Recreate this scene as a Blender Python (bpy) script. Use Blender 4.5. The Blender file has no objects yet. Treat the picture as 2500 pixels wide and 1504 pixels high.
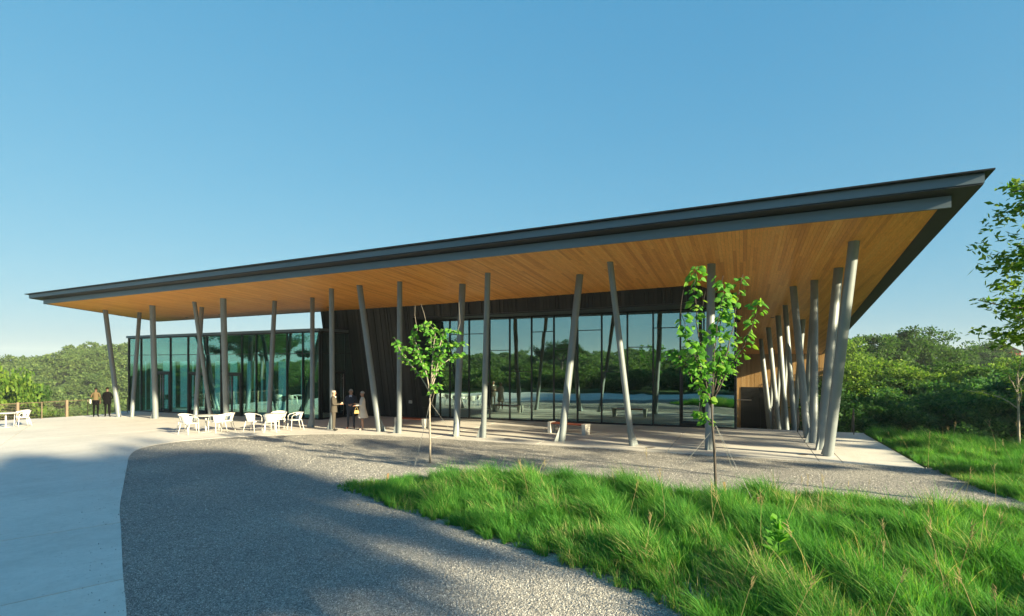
import bpy, bmesh, math, random
import numpy as np
from mathutils import Vector, Matrix, Euler

random.seed(7); rng = np.random.default_rng(7)
SC = bpy.context.scene
COL = SC.collection
RAD = math.radians

# ------------------------------------------------------------------ camera, world, sun, exposure
# The world axes follow the building: +X runs along the roof front towards the sun, +Y into the depth.
CAM_YAW = RAD(29.25)
cam_data = bpy.data.cameras.new('camera'); cam = bpy.data.objects.new('camera', cam_data); COL.objects.link(cam)
cam.location = (0, 0, 2.95); cam.rotation_euler = (RAD(90), 0, CAM_YAW)
cam_data.sensor_width = 36.0; cam_data.lens = 1380 / 2500 * 36.0; cam_data.shift_y = 131 / 2500
cam_data.clip_start = 0.1; cam_data.clip_end = 4000
SC.camera = cam

SKY_GAIN = 1.94
SUN_EL = RAD(17.5)
SUN_DIR = Vector((math.cos(SUN_EL) * 0.981, -math.cos(SUN_EL) * 0.19, math.sin(SUN_EL))).normalized()   # towards the sun
world = bpy.data.worlds.new('World'); SC.world = world; world.use_nodes = True
wn = world.node_tree.nodes; wl = world.node_tree.links
bg = wn['Background']
sky = wn.new('ShaderNodeTexSky'); sky.sky_type = 'NISHITA'; sky.sun_disc = False
sky.sun_elevation = SUN_EL; sky.sun_rotation = math.atan2(SUN_DIR.x, SUN_DIR.y)
sky.altitude = 0; sky.air_density = 1.0; sky.dust_density = 1.0; sky.ozone_density = 5.0
# the film response of the clear evening sky: the same soft curve per channel over the whole dome
sep = wn.new('ShaderNodeSeparateColor'); comb = wn.new('ShaderNodeCombineColor'); wl.new(sky.outputs['Color'], sep.inputs[0])
for ch, (gm, sc_) in enumerate(((.80, .62), (.43, .655), (.27, .70))):
    mu = wn.new('ShaderNodeMath'); mu.operation = 'MULTIPLY'; mu.inputs[1].default_value = .15; wl.new(sep.outputs[ch], mu.inputs[0])
    pw = wn.new('ShaderNodeMath'); pw.operation = 'POWER'; pw.inputs[1].default_value = gm; wl.new(mu.outputs[0], pw.inputs[0])
    m2 = wn.new('ShaderNodeMath'); m2.operation = 'MULTIPLY'; m2.inputs[1].default_value = sc_ * SKY_GAIN; wl.new(pw.outputs[0], m2.inputs[0])
    wl.new(m2.outputs[0], comb.inputs[ch])
wl.new(comb.outputs[0], bg.inputs['Color']); bg.inputs['Strength'].default_value = 0.15

sun_data = bpy.data.lights.new('sun', 'SUN'); sun = bpy.data.objects.new('sun', sun_data); COL.objects.link(sun)
sun_data.energy = 4.6; sun_data.angle = RAD(0.9); sun_data.color = (1.0, 0.85, 0.54)
sun.rotation_euler = SUN_DIR.to_track_quat('Z', 'Y').to_euler(); sun.location = (40, -4, 30)

SC.view_settings.view_transform = 'Standard'; SC.view_settings.look = 'None'
SC.view_settings.exposure = 2.0; SC.view_settings.gamma = 1.0; SC.view_settings.use_curve_mapping = False
SC.render.engine = 'CYCLES'
SC.cycles.max_bounces = 8; SC.cycles.diffuse_bounces = 4; SC.cycles.glossy_bounces = 4
SC.cycles.transparent_max_bounces = 16; SC.cycles.transmission_bounces = 4
SC.cycles.use_denoising = True
SC.cycles.sample_clamp_indirect = 6.0

# ------------------------------------------------------------------ helpers
def zg(x):
    """The paving rises gently along the building."""
    return 0.017 * (min(max(x, -46.0), 9.0) + 12.5)

SK = 0.06
def zs(y):
    """Underside of the sloping canopy."""
    return 6.2 + SK * (18.0 - y)

class MB:
    def __init__(self): self.v = []; self.f = []; self.mi = []
    def add(self, vs, fs, m=0):
        b = len(self.v); self.v += [tuple(p) for p in vs]
        self.f += [tuple(i + b for i in f) for f in fs]; self.mi += [m] * len(fs)
        return self
    def hexa(self, p, m=0):
        """p: 8 points, bottom loop then top loop."""
        return self.add(p, [(3, 2, 1, 0), (4, 5, 6, 7), (0, 1, 5, 4), (1, 2, 6, 5), (2, 3, 7, 6), (3, 0, 4, 7)], m)
    def box(self, x0, x1, y0, y1, z0, z1, m=0):
        return self.hexa([(x0, y0, z0), (x1, y0, z0), (x1, y1, z0), (x0, y1, z0),
                          (x0, y0, z1), (x1, y0, z1), (x1, y1, z1), (x0, y1, z1)], m)
    def bar(self, a, b, w, h, up=(0, 0, 1), m=0):
        a, b = Vector(a), Vector(b); d = (b - a).normalized(); u = Vector(up)
        s = d.cross(u)
        if s.length < 1e-4: s = d.cross(Vector((1, 0, 0)))
        s.normalize(); t = s.cross(d)
        q = []
        for p in (a, b):
            q += [p - s * w / 2 - t * h / 2, p + s * w / 2 - t * h / 2, p + s * w / 2 + t * h / 2, p - s * w / 2 + t * h / 2]
        return self.hexa(q, m)
    def tube(self, pts, rad, n=10, cap=True, m=0):
        pts = [Vector(p) for p in pts]
        if not isinstance(rad, (list, tuple)): rad = [rad] * len(pts)
        rings = []; ref = Vector((0, 0, 1))
        d0 = (pts[1] - pts[0]).normalized()
        if abs(d0.dot(ref)) > .95: ref = Vector((1, 0, 0))
        s = d0.cross(ref).normalized()
        for i, p in enumerate(pts):
            if i == 0: d = pts[1] - pts[0]
            elif i == len(pts) - 1: d = pts[-1] - pts[-2]
            else: d = (pts[i + 1] - pts[i]).normalized() + (pts[i] - pts[i - 1]).normalized()
            d.normalize(); s = (s - d * s.dot(d)); s.normalize(); t = d.cross(s)
            rings.append([p + (s * math.cos(2 * math.pi * k / n) + t * math.sin(2 * math.pi * k / n)) * rad[i] for k in range(n)])
        vs = [q for r in rings for q in r]; fs = []
        for i in range(len(pts) - 1):
            for k in range(n):
                a = i * n + k; b = i * n + (k + 1) % n
                fs.append((a, b, b + n, a + n))
        if cap:
            fs.append(tuple(range(n - 1, -1, -1))); fs.append(tuple((len(pts) - 1) * n + k for k in range(n)))
        return self.add(vs, fs, m)
    def lathe(self, prof, c=(0, 0, 0), n=20, m=0):
        vs = []; fs = []
        for r, z in prof:
            for k in range(n):
                a = 2 * math.pi * k / n; vs.append((c[0] + r * math.cos(a), c[1] + r * math.sin(a), c[2] + z))
        for i in range(len(prof) - 1):
            for k in range(n):
                a = i * n + k; b = i * n + (k + 1) % n; fs.append((a, b, b + n, a + n))
        fs.append(tuple(range(n - 1, -1, -1))); fs.append(tuple((len(prof) - 1) * n + k for k in range(n)))
        return self.add(vs, fs, m)
    def loft(self, rings, cap=True, m=0):
        n = len(rings[0]); vs = [q for r in rings for q in r]; fs = []
        for i in range(len(rings) - 1):
            for k in range(n):
                a = i * n + k; b = i * n + (k + 1) % n; fs.append((a, b, b + n, a + n))
        if cap:
            fs.append(tuple(range(n - 1, -1, -1))); fs.append(tuple((len(rings) - 1) * n + k for k in range(n)))
        return self.add(vs, fs, m)
    def mesh(self, name, mats=None, smooth=False):
        me = bpy.data.meshes.new(name); me.from_pydata(self.v, [], self.f)
        if mats:
            for m in (mats if isinstance(mats, (list, tuple)) else [mats]): me.materials.append(m)
            if any(self.mi): me.polygons.foreach_set('material_index', self.mi)
        if smooth: me.polygons.foreach_set('use_smooth', [True] * len(me.polygons))
        me.update(); return me
    def build(self, name, mats=None, parent=None, smooth=False, bevel=0, loc=None):
        o = link(name, self.mesh(name, mats, smooth), parent)
        if loc: o.location = loc
        if bevel:
            md = o.modifiers.new('bevel', 'BEVEL'); md.width = bevel; md.segments = 2; md.limit_method = 'ANGLE'; md.angle_limit = RAD(35)
        return o

def link(name, me, parent=None):
    o = bpy.data.objects.new(name, me); COL.objects.link(o)
    if parent is not None: o.parent = parent
    return o
def empty(name, loc=(0, 0, 0), rz=0):
    o = bpy.data.objects.new(name, None); COL.objects.link(o); o.location = loc; o.rotation_euler = (0, 0, rz)
    o.empty_display_size = .2
    return o
def tag(o, label=None, cat=None, group=None, kind=None):
    if label: o['label'] = label
    if cat: o['category'] = cat
    if group: o['group'] = group
    if kind: o['kind'] = kind
    return o
def copy_tree(o, parent=None):
    c = o.copy(); COL.objects.link(c)
    if parent is not None: c.parent = parent
    for ch in o.children: copy_tree(ch, c)
    return c
def fast_mesh(name, verts, faces, mat):
    """verts (n,3), faces (m,k) numpy with k constant."""
    me = bpy.data.meshes.new(name); n, (m, k) = len(verts), faces.shape
    me.vertices.add(n); me.vertices.foreach_set('co', np.asarray(verts, np.float32).ravel())
    me.loops.add(m * k); me.loops.foreach_set('vertex_index', faces.astype(np.int32).ravel())
    me.polygons.add(m); me.polygons.foreach_set('loop_start', np.arange(0, m * k, k, dtype=np.int32))
    me.update(calc_edges=True); me.materials.append(mat); return me

# ------------------------------------------------------------------ materials
class Mat:
    def __init__(self, name):
        self.m = bpy.data.materials.new(name); self.m.use_nodes = True
        self.t = self.m.node_tree; self.n = self.t.nodes; self.l = self.t.links
        self.b = self.n['Principled BSDF']; self.out = self.n['Material Output']
    def node(self, typ, **kw):
        nd = self.n.new(typ)
        for k, v in kw.items():
            if k in nd.inputs.keys() if hasattr(nd.inputs, 'keys') else False: nd.inputs[k].default_value = v
            else: setattr(nd, k, v)
        return nd
    def set(self, **kw):
        for k, v in kw.items():
            k = k.replace('_', ' ')
            for cand in self.b.inputs.keys():
                if cand.lower() == k.lower(): self.b.inputs[cand].default_value = v
        return self
    def coord(self, scale=(1, 1, 1), kind='Object'):
        tc = self.n.new('ShaderNodeTexCoord'); mp = self.n.new('ShaderNodeMapping'); mp.inputs['Scale'].default_value = scale
        self.l.new(tc.outputs[kind], mp.inputs['Vector']); return mp.outputs['Vector']
    def noise(self, vec, scale, detail=4, rough=.55):
        nd = self.n.new('ShaderNodeTexNoise'); nd.inputs['Scale'].default_value = scale
        nd.inputs['Detail'].default_value = detail; nd.inputs['Roughness'].default_value = rough
        if vec is not None: self.l.new(vec, nd.inputs['Vector'])
        return nd.outputs['Fac']
    def ramp(self, fac, stops):
        nd = self.n.new('ShaderNodeValToRGB'); cr = nd.color_ramp
        while len(cr.elements) < len(stops): cr.elements.new(.5)
        for e, (p, c) in zip(cr.elements, stops): e.position = p; e.color = (*c, 1) if len(c) == 3 else c
        self.l.new(fac, nd.inputs['Fac']); return nd.outputs['Color']
    def mix(self, fac, a, b, mode='MIX'):
        nd = self.n.new('ShaderNodeMix'); nd.data_type = 'RGBA'; nd.blend_type = mode
        for s, v in ((0, fac), (6, a), (7, b)):
            if hasattr(v, 'is_linked') or hasattr(v, 'links'): self.l.new(v, nd.inputs[s])
            else: nd.inputs[s].default_value = v if s == 0 else ((*v, 1) if len(v) == 3 else v)
        return nd.outputs[2]
    def math(self, op, a, b=None):
        nd = self.n.new('ShaderNodeMath'); nd.operation = op
        for i, v in enumerate((a, b)):
            if v is None: continue
            if hasattr(v, 'links'): self.l.new(v, nd.inputs[i])
            else: nd.inputs[i].default_value = v
        return nd.outputs[0]
    def color(self, c): self.l.new(c, self.b.inputs['Base Color']); return self
    def bump(self, h, strength=.3, dist=.02):
        nd = self.n.new('ShaderNodeBump'); nd.inputs['Strength'].default_value = strength; nd.inputs['Distance'].default_value = dist
        self.l.new(h, nd.inputs['Height']); self.l.new(nd.outputs['Normal'], self.b.inputs['Normal']); return self
    def rand(self):
        """A random number that differs per object and per loose piece of one mesh."""
        oi = self.n.new('ShaderNodeObjectInfo'); ge = self.n.new('ShaderNodeNewGeometry')
        return self.math('FRACT', self.math('ADD', oi.outputs['Random'], ge.outputs['Random Per Island']))

M = {}
def plain(name, col, rough=.5, metal=0, spec=.5, var=.06, scale=3):
    m = Mat(name); v = m.coord()
    n = m.noise(v, scale, 5)
    a = tuple(c * (1 - var * 2) for c in col); b = tuple(min(1, c * (1 + var * 2)) for c in col)
    m.color(m.ramp(n, [(.3, a), (.7, b)])).set(Roughness=rough, Metallic=metal)
    m.b.inputs['Specular IOR Level'].default_value = spec
    M[name] = m.m; return m.m

# concrete
m = Mat('concrete'); v = m.coord(kind='Generated'); v = m.coord()
c1 = m.ramp(m.noise(v, .35, 6, .6), [(.25, (.60, .585, .55)), (.75, (.72, .70, .655))])
c2 = m.ramp(m.noise(v, 9, 5, .7), [(.3, (.90, .90, .90)), (.7, (1.04, 1.04, 1.04))])
c3 = m.ramp(m.noise(v, 1.6, 3, .5), [(.5, (1, 1, 1)), (.8, (.90, .90, .89))])
c6 = m.ramp(m.rand(), [(0, (.93, .93, .94)), (1, (1.03, 1.02, 1.0))])
st = m.ramp(m.noise(m.coord((1.3, .35, 1)), 1.1, 7, .75), [(.45, (1, 1, 1)), (.85, (.86, .855, .84))])
sp = m.ramp(m.noise(v, 22, 2, .4), [(.68, (1, 1, 1)), (.74, (.72, .71, .69))])
cc = m.mix(1.0, m.mix(1.0, c1, c2, 'MULTIPLY'), c3, 'MULTIPLY'); cc = m.mix(1.0, m.mix(1.0, cc, c6, 'MULTIPLY'), m.mix(1.0, st, sp, 'MULTIPLY'), 'MULTIPLY')
m.color(cc).set(Roughness=.75)
m.bump(m.noise(v, 60, 3), .12, .01); M['concrete'] = m.m
plain('concrete_joint', (.13, .13, .12), .9)
plain('white_concrete', (.48, .47, .44), .7, var=.04)
# gravel bed and stones
m = Mat('gravel_bed'); v = m.coord()
vo = m.n.new('ShaderNodeTexVoronoi'); vo.inputs['Scale'].default_value = 42; m.l.new(v, vo.inputs['Vector'])
cc = m.ramp(vo.outputs['Color'], [(.1, (.16, .158, .155)), (.55, (.29, .285, .27)), (.95, (.46, .45, .43))])
c4 = m.ramp(m.noise(v, .5, 4), [(.3, (.80, .80, .80)), (.7, (1.1, 1.08, 1.04))])
m.color(m.mix(1, cc, c4, 'MULTIPLY')).set(Roughness=.9)
m.bump(vo.outputs['Distance'], .9, .02); M['gravel_bed'] = m.m
m = Mat('stone')
cc = m.ramp(m.rand(), [(.0, (.13, .13, .128)), (.45, (.29, .285, .272)), (.8, (.40, .39, .37)), (.97, (.60, .59, .56))])
m.color(cc).set(Roughness=.85); M['stone'] = m.m
# steel
m = Mat('column_paint'); v = m.coord()
m.color(m.ramp(m.noise(v, 2, 4), [(.3, (.17, .20, .215)), (.7, (.21, .24, .255))])).set(Roughness=.5, Metallic=.2)
M['column_paint'] = m.m
m = Mat('fascia_metal'); v = m.coord((.15, 1, 1))
m.color(m.ramp(m.noise(v, 1.2, 5), [(.3, (.13, .165, .19)), (.7, (.165, .20, .228))])).set(Roughness=.42, Metallic=.6)
M['fascia_metal'] = m.m
plain('dark_soffit_metal', (.032, .033, .036), .55, .2)
m = Mat('dark_cladding'); v = m.coord((6, 6, .25))
cl = m.ramp(m.rand(), [(.0, (.011, .0108, .0112)), (.7, (.019, .0185, .0188)), (1, (.036, .034, .033))])
c5 = m.ramp(m.noise(v, 1.5, 5), [(.3, (.8, .8, .8)), (.7, (1.2, 1.18, 1.16))])
m.color(m.mix(1, cl, c5, 'MULTIPLY')).set(Roughness=.48, Metallic=.15); M['dark_cladding'] = m.m
plain('black_frame', (.016, .017, .019), .4, .3)
plain('dark_door', (.010, .010, .011), .8, 0, .1)
plain('stainless', (.50, .50, .50), .28, .9)
plain('rail_steel', (.15, .13, .11), .45, .6)
plain('rust_post', (.17, .13, .09), .65, .2)
plain('cable_steel', (.30, .25, .18), .4, .6)
plain('galvanised', (.42, .42, .40), .5, .6)
# wood
def wood(name, stops, axis_scale, rough=.42):
    m = Mat(name); r = m.rand()
    tc = m.n.new('ShaderNodeTexCoord'); mp = m.n.new('ShaderNodeMapping'); mp.inputs['Scale'].default_value = axis_scale
    ge = m.n.new('ShaderNodeNewGeometry'); m.l.new(ge.outputs['Position'], mp.inputs['Vector'])
    cm = m.n.new('ShaderNodeCombineXYZ')
    m.l.new(m.math('MULTIPLY', r, 40.0), cm.inputs['Z']); m.l.new(cm.outputs['Vector'], mp.inputs['Location'])
    g = m.noise(mp.outputs['Vector'], 5, 6, .65)
    base = m.ramp(r, stops)
    gr = m.ramp(g, [(.3, (.78, .75, .70)), (.7, (1.1, 1.08, 1.05))])
    m.color(m.mix(1, base, gr, 'MULTIPLY')).set(Roughness=rough); m.b.inputs['Specular IOR Level'].default_value = .25
    m.bump(g, .08, .005); M[name] = m.m; return m.m
wood('soffit_wood', [(0, (.64, .265, .058)), (.3, (.78, .345, .078)), (.65, (.84, .395, .096)), (.88, (.88, .455, .125)), (1, (.70, .30, .066))], (6, .5, 6))
wood('wall_wood', [(0, (.36, .225, .095)), (.5, (.44, .28, .125)), (1, (.50, .335, .16))], (8, 8, .5))
wood('bench_wood', [(0, (.20, .055, .030)), (1, (.27, .08, .045))], (1.2, 9, 9), .5)
wood('jamb_wood', [(0, (.07, .035, .018)), (1, (.10, .05, .025))], (9, 9, .6), .5)
wood('stake_wood', [(0, (.30, .20, .12)), (1, (.38, .26, .16))], (9, 9, 1), .8)
# glass
def glass(name, refl, tint, fac):
    m = Mat(name); m.n.remove(m.b)
    tr = m.n.new('ShaderNodeBsdfTransparent'); tr.inputs['Color'].default_value = (*tint, 1)
    gl = m.n.new('ShaderNodeBsdfGlossy'); gl.inputs['Color'].default_value = (*refl, 1); gl.inputs['Roughness'].default_value = .0
    lw = m.n.new('ShaderNodeLayerWeight'); lw.inputs['Blend'].default_value = .35
    f = m.math('ADD', m.math('MULTIPLY', lw.outputs['Fresnel'], .5), fac)
    mx = m.n.new('ShaderNodeMixShader'); m.l.new(f, mx.inputs[0]); m.l.new(tr.outputs[0], mx.inputs[1]); m.l.new(gl.outputs[0], mx.inputs[2])
    m.l.new(mx.outputs[0], m.out.inputs['Surface'])
    ge = m.n.new('ShaderNodeNewGeometry')
    n = m.noise(ge.outputs['Position'], .55, 2, .4)
    bp = m.n.new('ShaderNodeBump'); bp.inputs['Strength'].default_value = .25; bp.inputs['Distance'].default_value = .02
    m.l.new(n, bp.inputs['Height']); m.l.new(bp.outputs['Normal'], gl.inputs['Normal'])
    M[name] = m.m; return m.m
glass('wing_glass', (.72, .95, .92), (.72, 1.0, .94), .13)
glass('tinted_glass', (.74, .98, .96), (.20, .46, .41), .36)
m = Mat('frosted_glass'); m.n.remove(m.b); a_ = m.n.new('ShaderNodeBsdfTranslucent'); a_.inputs['Color'].default_value = (.95, 1, .98, 1); b_ = m.n.new('ShaderNodeBsdfTransparent'); b_.inputs['Color'].default_value = (.75, .95, .88, 1)
x_ = m.n.new('ShaderNodeMixShader'); x_.inputs[0].default_value = .12; m.l.new(a_.outputs[0], x_.inputs[1]); m.l.new(b_.outputs[0], x_.inputs[2]); m.l.new(x_.outputs[0], m.out.inputs['Surface']); M['rear_glass'] = m.m
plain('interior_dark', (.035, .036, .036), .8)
plain('interior_floor', (.16, .16, .155), .35)
plain('furniture_dark', (.03, .03, .032), .5)
plain('white_powder', (.60, .59, .57), .45, var=.02)
plain('table_white', (.56, .56, .54), .4, var=.02)
plain('exit_green', (.02, .42, .13), .5)
plain('roof_membrane', (.18, .18, .18), .8)
m = Mat('lamp_lens'); m.set(Roughness=.3); m.b.inputs['Base Color'].default_value = (.75, .73, .68, 1); M['lamp_lens'] = m.m
# vegetation
def leafmat(name, stops, trans=.45, rough=.5, tcol=1.5, gloss=True):
    m = Mat(name); r = m.rand()
    if name == 'grass_blade':      # tussocks differ: the spread shifts with a slow noise over the ground
        ge = m.n.new('ShaderNodeNewGeometry'); nz = m.noise(ge.outputs['Position'], .9, 3, .6)
        r = m.math('MINIMUM', m.math('MULTIPLY', r, m.math('ADD', m.math('MULTIPLY', nz, 2.0), -.05)), 1.0)
    col = m.ramp(r, stops)
    m.color(col).set(Roughness=max(rough, .6)); m.b.inputs['Specular IOR Level'].default_value = .18
    tl = m.n.new('ShaderNodeBsdfTranslucent')
    m.l.new(m.mix(1, col, (tcol * 1.0, tcol * 1.05, tcol * .45), 'MULTIPLY'), tl.inputs['Color'])
    mx = m.n.new('ShaderNodeMixShader'); mx.inputs[0].default_value = trans
    m.l.new(m.b.outputs[0], mx.inputs[1]); m.l.new(tl.outputs[0], mx.inputs[2]); m.l.new(mx.outputs[0], m.out.inputs['Surface'])
    M[name] = m.m; return m.m
leafmat('leaf_forest', [(0, (.022, .062, .014)), (.5, (.040, .098, .020)), (1, (.068, .135, .026))])
leafmat('leaf_bright', [(0, (.055, .13, .018)), (.5, (.10, .19, .026)), (1, (.17, .25, .036))])
leafmat('leaf_hill', [(0, (.065, .12, .038)), (.5, (.10, .165, .048)), (1, (.145, .205, .06))])  # paler leaves: haze over the far hill is put into the colour
leafmat('leaf_dark', [(0, (.03, .095, .034)), (.5, (.05, .14, .045)), (1, (.085, .185, .055))])
leafmat('leaf_sapling', [(0, (.06, .20, .028)), (.5, (.095, .27, .04)), (.9, (.16, .33, .05)), (1, (.24, .36, .06))], .45)
m_ = leafmat('grass_blade', [(0, (.040, .175, .030)), (.38, (.070, .245, .042)), (.70, (.125, .305, .056)), (.92, (.20, .34, .078)), (.98, (.32, .33, .14)), (1, (.42, .37, .20))], .45, .5, 1.4)
leafmat('dry_stem', [(0, (.34, .28, .14)), (1, (.44, .37, .20))], .3, .7, 1)
leafmat('fallen_leaf', [(0, (.40, .26, .05)), (1, (.50, .34, .08))], .2, .7, 1)
m = Mat('bark'); v = m.coord((1, 1, .3)); n = m.noise(v, 14, 6, .7)
m.color(m.ramp(n, [(.3, (.075, .060, .048)), (.7, (.17, .145, .12))])).set(Roughness=.9).bump(n, .6, .03); M['bark'] = m.m
plain('pale_bark', (.30, .27, .23), .85, var=.12, scale=12)
plain('dark_bark', (.055, .045, .040), .8, var=.15, scale=12)
m = Mat('soil'); v = m.coord(); n = m.noise(v, 1.2, 6, .65)
m.color(m.ramp(n, [(.3, (.055, .060, .026)), (.7, (.10, .095, .05))])).set(Roughness=.95).bump(m.noise(v, 20, 4), .5, .05); M['soil'] = m.m
m = Mat('turf'); v = m.coord(); n = m.noise(v, 2.5, 6, .65)
m.color(m.ramp(n, [(.3, (.05, .11, .025)), (.7, (.09, .17, .04))])).set(Roughness=.95).bump(m.noise(v, 25, 4), .6, .05); M['turf'] = m.m
# ------------------------------------------------------------------ the setting: terrain
def sstep(a, b, x):
    t = np.clip((x - a) / (b - a), 0, 1); return t * t * (3 - 2 * t)
def terrain(x, y):
    x = np.asarray(x, float); y = np.asarray(y, float)
    z = .017 * (np.clip(x, -46, 9) + 12.5) - .07
    left = sstep(-42.6, -75, x) * sstep(-8, 4, y); z = z - 17 * left                                   # valley beyond the fence
    edge = np.clip(25.3 - .55 * np.clip(x - 1.2, 0, 16), 16, 25.4)
    dr = sstep(edge + .1, edge + 7.5, y); z = z - (4.3 * dr) * (1 - left)             # falls away behind the slab
    z = z - 3.0 * sstep(45, 110, y) * (1 - left)
    z = z + 18.5 * np.exp(-((x + 196) / 60) ** 2 - ((y - 106) / 40) ** 2)             # wooded hill
    z = z + 6 * np.exp(-((x + 270) / 90) ** 2 - ((y - 40) / 60) ** 2)
    z = z + 3 * sstep(-45, -120, y) * sstep(-160, -60, x)                             # rise behind the viewer
    z = z + .05 * np.sin(x * .31) * np.cos(y * .27) * sstep(10, 30, np.hypot(x + 8, y - 12))
    return z
def axis_pts(c, near, step, far, n):
    a = np.arange(-near, near + step, step); g = near + (far - near) * (np.linspace(0, 1, n)[1:] ** 2.6)
    return np.concatenate([c - g[::-1], c + a, c + g])
gx = axis_pts(-10, 70, 1.25, 1600, 55); gy = axis_pts(15, 60, 1.25, 1600, 55)
XX, YY = np.meshgrid(gx, gy, indexing='ij'); ZZ = terrain(XX, YY)
# the ground sits lower under the paving, the gravel and the turf, which are sheets of their own
nx, ny = XX.shape
idx = np.arange(nx * ny).reshape(nx, ny)
F = np.stack([idx[:-1, :-1], idx[1:, :-1], idx[1:, 1:], idx[:-1, 1:]], -1).reshape(-1, 4)
me = fast_mesh('ground', np.stack([XX, YY, ZZ], -1).reshape(-1, 3), F, M['turf'])
me.polygons.foreach_set('use_smooth', [True] * len(me.polygons))
tag(link('ground', me), kind='structure')

def inpoly(P, x, y):
    x = np.asarray(x); y = np.asarray(y); c = np.zeros(x.shape, bool); n = len(P)
    for i in range(n):
        x0, y0 = P[i]; x1, y1 = P[(i + 1) % n]
        if y0 == y1: continue
        k = ((y0 > y) != (y1 > y)) & (x < (x1 - x0) * (y - y0) / (y1 - y0) + x0); c ^= k
    return c
def smooth_curve(P, n=6):
    out = []
    for i in range(len(P) - 1):
        p0 = P[max(i - 1, 0)]; p1 = P[i]; p2 = P[i + 1]; p3 = P[min(i + 2, len(P) - 1)]
        for k in range(n):
            t = k / n
            out.append(tuple(.5 * (2 * p1[j] + (p2[j] - p0[j]) * t + (2 * p0[j] - 5 * p1[j] + 4 * p2[j] - p3[j]) * t * t + (3 * p1[j] - p0[j] - 3 * p2[j] + p3[j]) * t ** 3) for j in (0, 1)))
    out.append(tuple(P[-1])); return out
def sheet(name, P, off, mat, kind='structure'):
    bm = bmesh.new(); vs = [bm.verts.new((x, y, zg(x) + off)) for x, y in P]
    f = bm.faces.new(vs)
    if f.normal.z < 0: f.normal_flip()
    bm.normal_update()
    if f.normal.z < 0: bmesh.ops.reverse_faces(bm, faces=[f])
    bmesh.ops.triangulate(bm, faces=bm.faces[:])
    me = bpy.data.meshes.new(name); bm.to_mesh(me); bm.free(); me.materials.append(mat)
    return tag(link(name, me), kind=kind)

# gravel court
GRAVEL = [(-1, -2), (6, -2), (8.9, 4), (7.7, 9.7), (4.2, 12.7), (3.1, 14.7), (2.4, 17.7), (-17.4, 17.7), (-24, 16.5), (-24, 9), (-12, 2), (-6, 0)]


# concrete plaza with the curved border along the gravel
BORDER = smooth_curve([(-2.2, 1.0), (-4.9, 2.45), (-6.87, 3.42), (-8.37, 4.12), (-10.54, 5.16), (-12.47, 6.08), (-14.62, 7.2), (-17.66, 8.8), (-19.9, 10.0), (-21.3, 11.0),
                       (-22.0, 12.1), (-21.95, 13.4), (-21.2, 14.75), (-20.0, 15.9), (-18.7, 16.8), (-17.2, 17.35), (-15.6, 17.58)])
PLAZA = BORDER + [(2.12, 17.60), (1.21, 24.55), (1.15, 25.2), (-3.3, 25.4), (-43.0, 25.4), (-43.0, 21.0), (-41.35, 19.6), (-41.35, 17.2), (-41.7, 16.0), (-42.2, 14.5), (-42.6, 10), (-42, 4), (-32, -1.2), (-12, -2.2), (-3, -2)]
def gravel_z(X, Y):
    bd = np.array(BORDER + [(x, 17.58) for x in np.arange(-15, 2.2, .5)]); d = np.full(np.shape(X), 9.)
    for bx, by in bd[::2]: d = np.minimum(d, np.hypot(X - bx, Y - by))
    f = np.clip((d - .15) / 1.2, 0, 1)
    n = np.sin(X * 1.1 + .7 * np.sin(Y * 1.3)) * np.sin(Y * 1.4 + .5 * np.sin(X * .9)) + .6 * np.sin(X * 3.1 + Y * 1.7) * np.sin(Y * 3.7 - X) + .4 * np.sin(X * 7.3) * np.sin(Y * 6.1 + X * 2)
    ru = np.exp(-((Y - (9.3 + .22 * (X + 14)) * 1.0) / .28) ** 2) + np.exp(-((Y - (7.6 + .22 * (X + 14))) / .28) ** 2)     # faint wheel tracks
    f = f * ~inpoly(PLAZA, X, Y)
    return .017 * (np.clip(X, -46, 9) + 12.5) + .005 - .03 * (inpoly(PLAZA, X, Y) & (d > .3)) + f * (.016 * n - .018 * ru * (X < -3))
_x, _y = np.meshgrid(np.arange(-24, 9.2, .16), np.arange(-2, 17.7, .16), indexing='ij'); _in = inpoly(GRAVEL, _x, _y)
_id = -np.ones(_x.shape, int); _id[_in] = np.arange(_in.sum()); _q = [_id[:-1, :-1], _id[1:, :-1], _id[1:, 1:], _id[:-1, 1:]]; _ok = (_q[0] >= 0) & (_q[1] >= 0) & (_q[2] >= 0) & (_q[3] >= 0)
_me = fast_mesh('gravel_court', np.stack([_x[_in], _y[_in], gravel_z(_x[_in], _y[_in])], 1), np.stack([k[_ok] for k in _q], 1), M['gravel_bed']); _me.polygons.foreach_set('use_smooth', [True] * len(_me.polygons))
tag(link('gravel_court', _me), kind='structure')
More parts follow.
